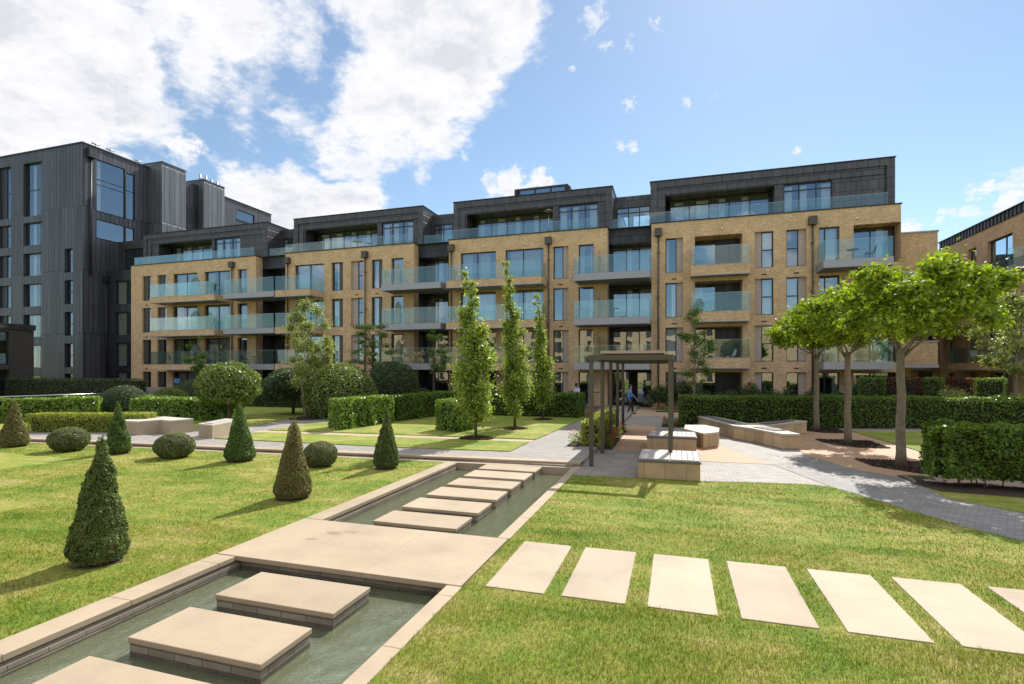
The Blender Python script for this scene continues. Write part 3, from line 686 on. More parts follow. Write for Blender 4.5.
# penthouse
Yp = YF+1.0; FP = Face('S', Yp)
PH = [(-50.75, -35.49, [(-48.9, -42.14)], [(-41.82, -38.77)]), (-32.61, -19.81, [(-31.5, -24.19)], [(-23.76, -20.79)]), (-17.08, -4.44, [(-16.0, -8.92)], [(-8.5, -5.5)]), (-1.72, 13.25, [(-.7, 6.37)], [(6.9, 9.8)])]
ZP = 16.12
for pi, (x0, x1, op, op2) in enumerate(PH):
    b = MB(); h = [(a, c, 12.95, 15.08, 1.4) for a, c in op] + [(a, c, 12.95, 15.1, .16) for a, c in op2]
    FP.wall(b, x0, x1, 12.9, ZP, h)
    # stepped zinc frames round the openings
    FP.box(b, x0, x1, -.16, -.0, 15.66, ZP+.0, 0); FP.box(b, x0, x0+.45, -.16, -.001, 12.95, 15.659, 0)
    FP.box(b, x1-.45, x1, -.16, -.001, 12.95, 15.659, 0)
    FP.box(b, x0+.451, x1-.451 if pi != 3 else x1-.6, -.08, -.002, 15.15, 15.655, 0); FP.box(b, x0+.452, x0+.95, -.08, -.003, 12.95, 15.149, 0)
    for xx in (x0, x1): b.poly([(xx, Yp, 12.9), (xx, Yp+12, 12.9), (xx, Yp+12, ZP), (xx, Yp, ZP)])
    b.build('penthouse', 'zinc_panel', apt)
    b = MB(); b.box(x0-.05, x1+.05, Yp-.21, Yp+12, ZP+.002, ZP+.06); b.build('roof', 'frame_metal', apt)
    for a, c in op:
        G = Face('S', Yp+1.4); n = max(3, round((c-a)/1.35))
        w = window(G, apt, a+.3, c-.02, 12.96, 15.06, -.1, mull=[i/n for i in range(1, n)], trans=(.80,), name='glazed_screen', curtain=[(.05+.9*i/4, .05+.9*i/4+random.uniform(.05, .14)) for i in range(4)])
    for a, c in op2: window(FP, apt, a, c, 12.96, 15.08, .1, mull=(.33, .68), trans=(.8,), name='glazed_screen', curtain=[(.05, .2), (.36, .5), (.8, .97)])
    b = MB(); b.box(x0+.2, x1-.2, Yp+2.2, Yp+11, 12.96, ZP-.1); b.build('penthouse_interior', 'interior', apt)
    # terrace guard
    g = MB(); n = round((x1-x0)/1.5); gx0, gx1 = x0-.35, x1-(.6 if pi == 3 else .9); w = (gx1-gx0)/n
    for i in range(n): g.box(gx0+w*i+.008, gx0+w*(i+1)-.008, YF+.2, YF+.215, PTOP+.08, 13.72)
    gg = g.build('terrace_guard', 'rail_glass', apt)
    MB().box(gx0, gx1, YF+.19, YF+.225, 13.722, 13.735).build('top_rail', 'steel', gg)
for i, (x0, x1) in enumerate(links):
    px1 = [p[1] for p in PH][i]; px0 = [p[0] for p in PH][i+1]; G = Face('S', YF+2.6)
    b = MB(); G.wall(b, px1, px0, 12.9, 15.8, [(px1+.15, px0-.1, 13.0, 15.0)], 0, .15); b.box(px1+.002, px0-.002, YF+2.6, YF+8, 15.801, 15.85); b.build('link_penthouse', 'zinc_panel', apt)
    window(G, apt, px1+.15, px0-.1, 13.0, 15.0, .05, mull=(.35, .68), trans=(.8,), name='glazed_screen', curtain=[(.0, .12), (.36, .5)], ctan=(i == 1))
    g = MB(); n = 2; w = (x1-x0-.1)/n
    for q in range(n): g.box(x0+.05+w*q, x0+.05+w*(q+1)-.015, YF+.95, YF+.965, 12.92, 13.72)
    g.build('terrace_guard', 'rail_glass', apt)
# skylight on the third penthouse
sk = MB(); sx0, sx1 = -12.1, -8.2; Ysk = Yp+1.5
for xx in (sx0, sx0+1.3, sx0+2.6, sx1-.12): sk.box(xx, xx+.12, Ysk, Ysk+.12, ZP+.05, ZP+.98)
sk.box(sx0-.35, sx1+.15, Ysk-.001, Ysk+2.4, ZP+.981, ZP+1.15); sk.box(sx0-.35, sx0-.1, Ysk, Ysk+2.4, ZP+.05, ZP+.98); sk.box(sx1+.001, sx1+.3, Ysk, Ysk+2.4, ZP+.05, ZP+1.0); sk.box(sx0-.1, sx1, Ysk+2.3, Ysk+2.38, ZP+.05, ZP+.6)
so = sk.build('rooflight', 'frame_metal', apt); b = MB(); b.box(sx0, sx1, Ysk+.05, Ysk+.06, ZP+.06, ZP+.98); b.build('pane', 'window_glass', so)
# balconies (three levels each)
for L in (ST, 2*ST, 3*ST):
    balcony(F, apt, -46.56, -38.93, L, 1.75, 'brick', side=(True, True)); balcony(F, apt, -37.85, -32.45, L, 1.8, 'grey', side=(True, False))
    balcony(F, apt, -32.40, -28.85, L, 1.72, 'brick', side=(False, True)); balcony(F, apt, -22.11, -17.0, L, 1.8, 'grey', side=(True, False))
    balcony(F, apt, -16.55, -9.13, L, 1.75, 'brick'); balcony(F, apt, -6.80, -1.63, L, 1.8, 'grey')
    balcony(F, apt, .98, 4.62, L, .9, 'brick', fas=(-.3, .34), h=1.2)
    balcony(F, apt, 8.62, 12.28, L, 1.8, 'grey')
# privacy screens with a curved top
def screen(x, y0, L):
    b = MB(); pts = [(y0, L+.1), (y0, L+1.5)] + [(y0-.2-.9*math.sin(a)*1.0, L+1.25+.75*math.cos(a)) for a in np.linspace(.2, 1.57, 7)] + [(y0-1.15, L+.1)]
    n = len(pts); base = len(b.v)
    for dx in (0, .02): b.v += [(x+dx, p[0], p[1]) for p in pts]
    b.f += [tuple(range(n)), tuple(range(2*n-1, n-1, -1))]; b.mi += [0, 0]; b.sm += [0, 0]
    b.build('privacy_screen', 'screen_glass', apt)
for L in (0, ST, 2*ST, 3*ST):
    screen(-42.4, YF, L); screen(-19.8-1.5, YF, L) if L else None; screen(-5.2, YF, L) if L else None
# downpipes with hoppers
for x in (-38.6, -32.45, -24.64, -16.85, -9.0, -1.15, 8.4):
    b = MB(); b.tube([(x, YF-.14, 0), (x, YF-.14, 12.0)], [.055, .055], 8); b.box(x-.24, x+.24, YF-.36, YF-.01, 11.98, 12.5)
    for z in (1.5, 4.6, 7.7, 10.8): b.box(x-.09, x+.09, YF-.2, YF-.005, z, z+.05)
    b.build('downpipe', 'bronze', apt)
# air bricks and small wall lamps
for nm, (x0, x1, cols) in bays.items():
    for (c0, c1, ty) in cols:
        if ty in ('mid', 'plain', 'boardL', 'boardR', 'boardLmid', 'boardRmid', 'door'):
            for s_ in range(3):
                cx = (c0+c1)/2; MB().box(cx-.16, cx+.16, YF-.012, YF+.01, s_*ST+2.72, s_*ST+2.8).build('air_vent', 'frame_metal', apt)
for x in (-46, -40.2, -30, -22, -14.2, -8.0-3, 4-1.0, 9.9+1.0):
    b = MB(); b.ellipsoid((x, YF-.05, 12.2), (.07, .07, .07), 0, 8, 6); b.build('wall_lamp', 'white_plastic', apt)

# right wing stub beyond the corner: brick balcony walls, set back
wing = thing('apartment_wing', 'low yellow brick wing with solid brick balconies behind the plane trees', 'building', (14.5, 39.5, 0))
b = MB()
for L, t_ in ((ST, 4.42), (2*ST, 7.5), (3*ST-.3, 11.4)):
    b.box(13.3, 15.8, 39.5, 39.72, L-.1, t_); b.box(15.55, 15.8, 39.721, 44, L-.1, t_)
b.box(13.3, 13.9, 41.5, 44, 0, 10.9); b.box(15.0, 15.6, 43, 44.2, 0, 10.9)
b.build('balcony_wall', 'yellow_brick', wing)
b = MB()
for L, t_ in ((ST, 4.42), (2*ST, 7.5), (3*ST-.3, 11.4)): b.box(13.28, 15.86, 39.44, 39.78, t_+.002, t_+.09); b.box(13.3, 15.85, 39.45, 44, L-.3, L-.102)
b.build('balcony_slab', 'grey_metal', wing)
G = Face('S', 43.2)
for s_ in range(3): window(G, wing, 13.9, 15.0, s_*ST+.05, s_*ST+2.5, 0., mull=(.5,))
MB().box(13.3, 15.6, 43.6, 50, 0, 10.8).build('core_wall', 'interior', wing)

# far building that closes the gap
farb = thing('apartment_building', 'far brick apartment block glimpsed in the gap behind the plane trees', 'building', (18, 53, 0))
G = Face('S', 53.); b = MB(); hs = [(x, x+1.0, s_*ST+.1, s_*ST+2.5) for s_ in range(3) for x in (13.5, 15.6, 17.8, 19.8, 22, 24)]
G.wall(b, 10, 27, 0, 10.2, hs); b.poly([(10, 53, 0), (10, 64, 0), (10, 64, 10.2), (10, 53, 10.2)]); b.build('wall', 'yellow_brick', farb)
b = MB(); b.box(10, 27, 53.3, 64, 10.201, 12.2); b.build('roof_storey', 'zinc_dark', farb); MB().box(10.2, 26.8, 54.2, 63, 0, 10.1).build('core_wall', 'interior', farb)
for h in hs: window(G, farb, h[0], h[1], h[2], h[3], .15)
for L in (ST, 2*ST): balcony(G, farb, 17., 23, L, 1.6, 'grey')

# ------------------------------------------------------------------ right-hand building
rb = thing('apartment_building', 'yellow brick apartment block along the right side with a seamed zinc eaves band', 'building', (20.4, 43, 0))
XF = 20.4; F2 = Face('W', XF); holes = []
ycols = [(49.4, 48.3), (46.4, 45.3), (43.9, 41.1), (39.6, 37.2), (35.6, 33.2)]
for s_ in range(4):
    for (q1, q0) in ycols:
        dz = -.35 if s_ == 3 else 0
        holes.append((q0, q1, s_*ST+.05+dz, s_*ST+2.45+dz))
b = MB(); F2.wall(b, 30.5, 50.6, 0, 12.35, holes); b.poly([(XF, 50.6, 0), (XF+12, 50.6, 0), (XF+12, 50.6, 12.35), (XF, 50.6, 12.35)]); b.poly([(XF, 30.5, 0), (XF+12, 30.5, 0), (XF+12, 30.5, 12.35), (XF, 30.5, 12.35)])
b.build('wall', 'yellow_brick', rb)
b = MB(); b.box(XF-.04, XF+12, 30.4, 50.65, 12.351, 12.9)
q = 30.5
while q < 50.6: b.box(XF-.10, XF-.041, q, q+.05, 12.36, 12.89); q += .42
b.build('roof_band', 'zinc_panel', rb); MB().box(XF-.16, XF+12.1, 30.3, 50.75, 12.901, 12.96).build('roof', 'frame_metal', rb)
MB().box(XF+.8, XF+11.5, 30.8, 50.3, 0, 12.3).build('core_wall', 'interior', rb)
for i, h in enumerate(holes):
    wide = h[1]-h[0] > 2
    window(F2, rb, h[0], h[1], h[2], h[3], .2, mull=(.38,) if wide else (), curtain=[(.42, .9)] if wide else None, name='balcony_door' if wide else 'window')
for L in (ST, 2*ST): balcony(F2, rb, 37.5, 46.9, L, 1.0, 'brick', h=1.0)
balcony(F2, rb, 47.4, 50.4, 2*ST-.2, 1.5, 'grey', h=1.0); balcony(F2, rb, 36.8, 39.9, 3*ST-.3, .9, 'grey', h=1.0)
g = MB(); F2.box(g, 40.9, 44.1, -.12, -.1, 8.95, 10.0); g.build('glass_guard', 'rail_glass', rb)
b = MB(); b.tube([(19.2, 38.5, .5), (18.0, 34.5, 1.7)], [.04, .04], 6); b.tube([(19.2, 38.5, 0), (19.2, 38.5, .5)], [.03, .03], 6); b.tube([(18, 34.5, 0), (18, 34.5, 1.7)], [.03, .03], 6); tag(b.build('stair_handrail', 'steel'), 'sloping grey steel handrail in front of the right-hand building', 'handrail')

# ------------------------------------------------------------------ dark tower on the left
tw = thing('tower_block', 'tall dark zinc-clad tower block with a large corner window', 'building', (-60, 36, 0))
XT = -54.8; YT = 35.8; FT = Face('S', YT); FE = Face('E', XT); ZT2 = 24.65
hs = []
for (a0, a1) in ((-63.3, -60.5), (-67.2, -65.2)):
    hs.append((a0, a1, 18.2, 23.6))
    for z in (15.25, 12.15, 9.05, 5.95, 2.85, -.2): hs.append((a0, a1, max(z, .1), z+2.3))
for z in (12.2, 9.1, 6.0, 2.9, .1): hs.append((-57.3, -56.15, z, z+2.35 if z > 1 else 2.3))
b = MB(); FT.wall(b, -75, XT, 0, ZT2, hs, reveal=.3); b.build('front_wall', 'zinc_seamed', tw)
for h in hs:
    tall = h[3]-h[2] > 4
    window(FT, tw, h[0], h[1], h[2], h[3], .25, mull=() if h[0] < -58 else (), trans=(.5,) if (tall or h[0] > -58) else (), curtain=[(.4, .55)] if h[0] < -62 and h[0] > -64 else None, panel='R8' if h[0] == -63.3 else ('LL' if h[0] < -66 else None), board='zinc_pale' if h[0] == -63.3 else 'zinc_dark')
hs = [(37.1, 39.9, 18.45, 23.6), (40.0, 40.9, 18.45, 23.3), (37.1, 39.9, 15.75, 17.65), (40.0, 40.9, 15.75, 17.6)]
b = MB(); FE.wall(b, YT, 60.5, 0, ZT2, hs + [(54.4, 57.4, 22.4, 23.7)], reveal=.2); b.build('side_wall', 'zinc_seamed', tw)
window(FE, tw, 37.1, 39.9, 18.45, 23.6, .1, trans=(.52, .62), name='corner_window', curtain=[(.0, .2)]); window(FE, tw, 40.0, 40.9, 18.45, 23.3, .1, trans=(.62,), name='window')
window(FE, tw, 37.1, 39.9, 15.75, 17.65, .1, name='corner_window'); window(FE, tw, 40.0, 40.9, 15.75, 17.6, .1); window(FE, tw, 54.4, 57.4, 22.4, 23.7, .1, trans=())
b = MB(); b.box(-74.9, XT-1.6, YT+1.6, 60.4, 0, ZT2-.1); b.build('core_wall', 'interior', tw)
b = MB(); b.box(-75.1, XT+.08, YT-.08, 60.55, ZT2+.001, ZT2+.12); b.build('roof', 'frame_metal', tw)
for (y0, y1, zt) in ((42.5, 45.4, 25.15), (47.7, 50.7, 25.05)):
    b = MB(); b.box(XT+.001, XT+1.85, y0, y1, 8, zt); b.box(XT-3, XT+.001, y0, y1, ZT2+.121, zt); b.build('stair_shaft', 'zinc_pale', tw)
    b = MB(); b.box(XT-3.02, XT+1.9, y0-.04, y1+.04, zt+.001, zt+.07); b.build('shaft_coping', 'frame_metal', tw)
b = MB(); b.box(XT+.002, XT+1.1, 45.41, 47.69, 8, 24.4); b.build('plant_screen', 'zinc_dark', tw)
b = MB()
for i in range(8): b.box(XT+1.101, XT+1.16, 45.6, 47.5, 19.8+i*.22, 19.9+i*.22)
b.build('louvre', 'frame_metal', tw)
for i, (yy, hh) in enumerate(((47.9, .85), (48.7, .95), (49.5, .75), (50.3, .7))):
    MB().tube([(XT+1.1, yy, 24.6), (XT+1.1, yy, 25+hh)], [.13, .13], 12).build('flue', 'grey_metal', tw)
for (x, y) in ((XT-.3, 37.2), (XT-.3, 38.6), (XT-.4, 41.6)):
    b = MB(); b.tube([(x, y, ZT2+.1), (x, y, ZT2+.45)], [.04, .04], 6); b.tube([(x, y-.4, ZT2+.46), (x, y+.4, ZT2+.5)], [.07, .07], 6); b.build('antenna', 'grey_metal', tw)
b = MB(); b.tube([(XT+.16, 36.45, 11.9), (XT+.16, 36.45, 23.5)], [.09, .09], 8); b.box(XT+.005, XT+.55, 36.1, 36.8, 23.4, 24.3); b.build('downpipe', 'zinc_dark', tw)
# dark link between tower and brick block
lk = thing('link_building', 'dark clad link between the tower block and the brick apartments', 'building', (-53, 38, 0))
G = Face('S', 38.0); hs = [(-53.6, -51.27, z, z+2.35) for z in (9.2, 6.1, 3.0, .1)]
b = MB(); G.wall(b, XT+.01, -51.26, 0, 12.55, hs); b.build('wall', 'zinc_dark', lk)
for h in hs: window(G, lk, *h, .15, mull=(.62,), trans=(), curtain=[(.05, .55)], ctan=True)
G = Face('S', 39.5); b = MB(); G.wall(b, XT+.01, -50.9, 12.5, 15.9, [(-54.4, -51.0, 13.0, 15.1)]); b.box(XT+.01, -50.9, 39.51, 48, 15.901, 15.95); b.build('penthouse', 'zinc_panel', lk); window(G, lk, -54.4, -51.0, 13.0, 15.1, .15, mull=(.33, .66), curtain=[(.7, 1.)], ctan=True)
b = MB(); b.box(XT+.1, -51.3, 39.0, 39.4, 0, 12.4); b.box(XT+.1, -50.95, 41, 47, 12.56, 15.7); b.build('core_wall', 'interior', lk)
b = MB(); b.box(XT+.02, -51.27, 38.0, 39.49, 12.551, 12.6); b.build('roof_edge', 'frame_metal', lk)
b = MB(); b.tube([(-54.5, 37.85, 0), (-54.5, 37.85, 11.5)], [.06, .06], 8); b.box(-54.72, -54.28, 37.65, 37.98, 11.5, 12.1); b.build('downpipe', 'frame_metal', lk)
# low dark pavilion at the left edge
lb = thing('low_building', 'low two-storey dark brick building at the foot of the tower', 'building', (-57, 30, 0))
G = Face('E', -51.9); hs = [(y, y+2.3, z0, z1) for y in (25.4, 28.0-.35) for (z0, z1) in ((3.25, 5.6), (.3, 2.7))] + [(y, y+2.3, z0, z1) for y in (19., 22.) for (z0, z1) in ((3.25, 5.6), (.3, 2.7))]
hs = [(q, q+1.9, z0, z1) for q in (17.5, 20.5, 23.5, 26.5) for (z0, z1) in ((3.1, 5.75), (.3, 2.7))]
b = MB(); G.wall(b, 14, 30.1, 0, 6.0, hs, reveal=.3); b.poly([(-51.9, 30.1, 0), (-62, 30.1, 0), (-62, 30.1, 6.0), (-51.9, 30.1, 6.0)]); b.poly([(-51.9, 14, 0), (-62, 14, 0), (-62, 14, 6.0), (-51.9, 14, 6.0)]); b.build('wall', 'dark_brick', lb)
MB().box(-62, -51.8, 13.9, 30.2, 6.001, 6.45).build('roof', 'zinc_dark', lb); MB().box(-61.5, -52.9, 14.4, 29.7, 0, 5.9).build('core_wall', 'interior', lb)
for h in hs: window(G, lb, *h, .2, mull=(.33,), trans=(.5,) if h[2] > 3 else ())

# building opposite, behind the viewer: what the lower windows mirror
ob = thing('apartment_building', 'sunlit brick apartment block opposite, seen only mirrored in windows', 'building', (-15, -34, 0))
G = Face('N', -34.); hs = [(x, x+(1.1 if (i % 3) else 2.6), s_*ST+.3, s_*ST+2.5) for s_ in range(4) for i, x in enumerate(np.arange(-62, 30, 4.0))]
b = MB(); G.wall(b, -65, 34, 0, 13.2, hs); b.poly([(-65, -34, 13.2), (34, -34, 13.2), (34, -46, 13.2), (-65, -46, 13.2)]); b.build('wall', 'yellow_brick', ob)
MB().box(-64.8, 33.8, -45, -34.25, .1, 13.1).build('core_wall', 'interior', ob)

# ------------------------------------------------------------------ topiary on the left lawn
cone('clipped_cone', 'large green cone yew nearest the camera, left of the stone steps', -7.60, 5.17, 1.87, .345, 'yew_leaf', 34000, .036, (.08, 0))
cone('clipped_cone', 'half browned cone yew with a thin crooked tip, mid lawn near the channel', -7.56, 8.95, 1.74, .375, 'yew_brown_leaf', 24000, .032, (.03, .02))
cone('clipped_cone', 'slim olive green cone yew near the far end of the channel', -7.45, 12.42, 1.70, .345, 'yew_leaf', 18000, .036, (.04, 0))
cone('clipped_cone', 'dense fresh green cone yew with the long bench behind its left side', -12.12, 12.15, 1.72, .42, 'yew_green_leaf', 14000, .045, (.0, 0))
cone('clipped_cone', 'green cone yew partly hidden behind the nearest cone', -16.85, 12.05, 1.75, .36, 'yew_green_leaf', 11000, .05)
cone('clipped_cone', 'most browned cone yew at the left edge of the lawn', -21.85, 12.1, 1.72, .42, 'yew_brown_leaf', 12000, .05)
def ball(label, x, y, r, h, leafm, n):
    o = dome('clipped_ball', label, (x, y, h*.47), (r, r, h*.53), leafm, n, .045, 'clipped box balls along the far edge of the lawn', .03, 'topiary', -.8, .025)
ball('low oval green box ball beside the brown cone at the left', -19.0, 12.0, .56, .78, 'box_leaf', 11000)
ball('greyish box ball in front of the gap between the two pale benches', -14.5, 12.05, .55, .74, 'box_leaf', 10000)
ball('box ball beside the slim cone near the channel', -9.35, 12.15, .46, .68, 'box_leaf', 9000)

# ------------------------------------------------------------------ hedges and shrubs, left
hedge('hedge', 'glossy laurel hedge along the white wall at the far left', (-33.5, 13.2), (-27.9, 18.9), 1.2, 1.16, 'laurel_leaf', 13000, .15, 'laurel hedges', ZT, .10)
hedge('hedge', 'low golden green box hedge behind the cones at the left', (-25.3, 14.35), (-20.6, 15.85), .7, .78, 'golden_leaf', 16000, .06, None, ZT, .03)
hedge('hedge', 'glossy laurel hedge behind the pale L-shaped bench', (-26.2, 19.3), (-21.4, 20.6), 1.6, 1.12, 'laurel_leaf', 10000, .14, 'laurel hedges', ZT, .10)
hedge('hedge', 'bright glossy laurel hedge block in the middle of the left lawn', (-14.4, 19.4), (-13.25, 18.55), 0.05, 1.3, 'laurel_leaf', 50, .1, None, ZT) if False else None
def hedge_run(label, pts, h, leafmat, n, size, z0=ZT, group=None, lump=.06):
    """hedge on a polygon footprint (one clipped mass)"""
    o = thing('hedge', label, 'hedge', (pts[0][0], pts[0][1], z0), group); Ps = []; Ns = []
    per = [(Vector(pts[i]), Vector(pts[(i+1) % len(pts)])) for i in range(len(pts))]; cx = sum(p[0] for p in pts)/len(pts); cy = sum(p[1] for p in pts)/len(pts)
    area = abs(sum(a.x*b_.y-b_.x*a.y for a, b_ in per))/2; tot = area + sum((b_-a).length for a, b_ in per)*h; sgn = 1 if sum(a.x*b_.y-b_.x*a.y for a, b_ in per) > 0 else -1
    for a, b_ in per:
        L = (b_-a).length; m_ = int(n*L*h/tot); u = rng.random(m_); nx, ny = (b_.y-a.y)/L*sgn, -(b_.x-a.x)/L*sgn
        z = rng.random(m_)*h; P = np.stack([a.x+(b_.x-a.x)*u, a.y+(b_.y-a.y)*u, z0+z], 1); q = lump*lumpy(P, 2.6, 5) - rng.exponential(.045, m_) - .12*np.clip((z-h+.15)/.15, 0, 1)**2
        P[:, 0] += nx*q; P[:, 1] += ny*q; Ps.append(P); Ns.append(np.tile([nx, ny, .3], (m_, 1)))
    m_ = int(n*area/tot); xs = [p[0] for p in pts]; ys = [p[1] for p in pts]; x = rng.uniform(min(xs), max(xs), m_*4); y = rng.uniform(min(ys), max(ys), m_*4); k = in_poly(x, y, pts); x = x[k][:m_]; y = y[k][:m_]
    P = np.stack([x, y, np.full(len(x), z0+h)], 1); P[:, 2] += lump*lumpy(P, 2.6, 9) - rng.exponential(.04, len(x)); Ps.append(P); Ns.append(np.tile([0, 0, 1.], (len(x), 1)))
    leaves('foliage', np.concatenate(Ps), np.concatenate(Ns), size, leafmat, o)
    inn = []; m_ = len(pts)
    for i in range(m_):
        p = Vector(pts[i]); e0 = (p-Vector(pts[i-1])).normalized(); e1 = (Vector(pts[(i+1) % m_])-p).normalized(); n0 = Vector((-e0.y, e0.x))*sgn; n1 = Vector((-e1.y, e1.x))*sgn
        bis = (n0+n1).normalized(); inn.append(tuple(p + bis*(.17/max(.35, bis.dot(n1)))))
    k = MB(); k.prism(inn, z0+.03, z0+h-.16); k.build('inner_twigs', 'foliage_core', o)
    return o
hedge_run('bright glossy laurel hedge block in front of the round pale green bush', [(-14.6, 19.5), (-13.35, 18.6), (-12.95, 22.3), (-14.2, 22.9)], 1.3, 'laurel_leaf', 9000, .13)
hedge_run('dark clipped hedge running back beside the lawn with columnar trees', [(-13.9, 23.3), (-12.95, 22.75), (-12.1, 27.4), (-4.85, 27.2), (-4.75, 28.5), (-13.3, 28.6)], 1.3, 'hedge_leaf', 22000, .11)
hedge_run('small laurel clump at the foot of the nearest columnar tree', [(-9.65, 20.0), (-8.3, 19.5), (-8.1, 20.9), (-9.5, 21.4)], 1.3, 'laurel_leaf', 4200, .12)
dome('clipped_dome', 'big smooth dark green dome at the end of the laurel hedge', (-28.9, 21.0, .55), (1.25, 1.25, 1.28), 'dark_leaf', 15000, .06, None, .015)
M['dome_dark'] = M['dark_leaf']
dome('clipped_dome', 'flat light green dome between the two laurel hedges', (-29.3, 24.0, .45), (1.2, 1.2, 1.15), 'dome_leaf', 9000, .07, None, .015)
dome('clipped_dome', 'dark dome half hidden behind the standard tree', (-31.6, 28.0, .6), (1.9, 1.9, 1.45), 'dark_leaf', 9000, .08, None, .015)
dome('round_bush', 'large pale green mounded bush behind the bright laurel block', (-17.4, 24.3, 1.15), (1.95, 1.9, 1.9), 'round_leaf', 15000, .12, None, .06, zcut=-.6, depth=.07)
dome('round_bush', 'large dark evergreen bush behind the long dark hedge', (-17.2, 29.4, 1.3), (1.75, 1.7, 1.95), 'dark_leaf', 12000, .11, None, .06, zcut=-.6, depth=.07)
hedge_run('dark evergreen planting running behind the two standard trees', [(-34.5, 28.9), (-15.2, 28.9), (-15.2, 30.6), (-34.5, 30.6)], 1.35, 'dark_leaf', 15000, .13, lump=.16)
def umbrella(label, x, y, cr, zc, hz, n, lm):
    o = thing('standard_tree', label, 'tree', (x, y, ZT)); MB().tube([(x, y, ZT-.02), (x+.02, y, ZT+.5), (x, y, zc-.2)], [.10, .085, .07], 10).build('trunk', 'bark_dark', o)
    b = MB()
    for i in range(8):
        a = i*.785; b.tube([(x, y, zc-.45), (x+cr*.4*math.cos(a), y+cr*.4*math.sin(a), zc+.1), (x+cr*.8*math.cos(a), y+cr*.8*math.sin(a), zc+.15)], [.05, .03, .012], 5)
    b.build('limb', 'bark_dark', o)
    P, N = pts_ellipsoid((x, y, zc), (cr, cr, hz), n, .09, .12, -.8, 4., 3); leaves('crown', P, N+np.array([0, 0, .3]), .12, lm, o)
    MB().ellipsoid((x, y, zc), (cr*.84, cr*.84, hz*.8), 0, 16, 10, 0, -.6).build('inner_twigs', 'foliage_core', o)
umbrella('standard tree with a mushroom shaped crown behind the pale benches', -21.25, 20.6, 1.45, 1.88, 1.18, 14000, 'round_leaf')
umbrella('darker mushroom crowned standard tree to the right of the multi-stemmed one\'s left side', -21.0, 24.9, 1.6, 1.7, 1.1, 12000, 'dark_leaf')

# ------------------------------------------------------------------ trees, left and middle
def column_centers(h, r, z0=.55, n=16, lean=0.):
    out = []
    for i in range(n):
        f = i/(n-1); w = r*min(1, .45+f*3.5)*(1-.74*f**1.35)
        for q in range(4 if f < .75 else 2):
            a = random.uniform(0, 6.28); rr = w*random.uniform(.25, .62); out.append((rr*math.cos(a)+lean*f**2.4, rr*math.sin(a), z0+(h-z0)*f, max(.13, w*.52*random.uniform(.8, 1.15))))
    return out
tree('columnar_tree', 'nearest and brightest of the three columnar trees', -7.05, 18.05, ZT, .05, 5.7, column_centers(6.1, 1.02, .75, lean=-.35), 'column_leaf', 16000, .125, 'bark_dark', 'row of columnar hornbeams', (-.2, 0), .22, True, 1.1, 1.15, mulch=.62)
tree('columnar_tree', 'middle columnar tree, tallest, with a wispy leaning tip', -6.6, 21.5, ZT, .05, 6.4, column_centers(7.2, .80, .7, 18, lean=-.45), 'column_leaf', 13000, .12, 'bark_dark', 'row of columnar hornbeams', (-.25, 0), .22, True, 1.1, 1.2, mulch=.55)
tree('columnar_tree', 'farthest and shortest of the three columnar trees', -6.45, 25.9, ZT, .05, 5.6, column_centers(6.3, .80, .7, lean=-.35), 'column_leaf', 11000, .12, 'bark_dark', 'row of columnar hornbeams', (-.2, 0), .22, True, 1.1, 1.15, mulch=.5)
def blob_centers(cx, cy, z0, z1, r, n, cr, top=.5):
    out = []
    for i in range(n):
        f = random.random(); z = z0+(z1-z0)*f; w = r*math.sin(math.pi*(f*.8+.15))**.8; a = random.uniform(0, 6.28); q = w*random.random()**.5
        out.append((cx+q*math.cos(a), cy+q*math.sin(a), z, cr*random.uniform(.7, 1.25)))
    return out
tree('multi_stem_tree', 'airy grey green multi-stemmed tree before the brick building', -18.4, 22.9, ZT, .05, 2.2, blob_centers(0, 0, 1.8, 6.0, 1.25, 40, .38), 'birch_leaf', 12000, .12, 'bark_pale', None, (0, 0), .25, True, 1.1, .9, mulch=.9, stems=4)
tree('young_tree', 'slender young tree in front of the leftmost balconies', -36.7, 32.6, ZT, .05, 3.6, blob_centers(0, 0, 2.2, 5.2, .95, 14, .36), 'maple_leaf', 2600, .15, 'bark_dark', None)
tree('young_tree', 'broad layered maple in front of the brick pier and dark bush', -20.8, 32.8, ZT, .06, 4.6, [(random.uniform(-1.7, 1.7)*(1.1-.13*q), random.uniform(-.9, .9), 2.6+.6*q+random.uniform(-.2, .2), .5) for q in range(6) for _ in range(7)], 'maple_leaf', 4200, .14, 'bark_dark', None, flat=.45)
tree('young_tree', 'thin young tree left of the nearest columnar tree', -16., 32.9, ZT, .05, 4.6, blob_centers(0, 0, 1.9, 5.6, .85, 15, .33), 'maple_leaf', 2200, .13, 'bark_dark', None)
tree('young_tree', 'thin young tree with a loose crown right of the pergola', .95, 29.0, 0, .055, 4.6, blob_centers(0, 0, 1.9, 5.8, .9, 30, .34), 'maple_leaf', 3400, .12, 'bark_pale', None)
tree('young_tree', 'pale green tree at the right edge before the brick block', 15.0, 30., 0, .10, 3.6, blob_centers(-.15, 0, 2.7, 6.0, 1.45, 34, .42), 'birch_leaf', 9000, .13, 'bark_pale', None)

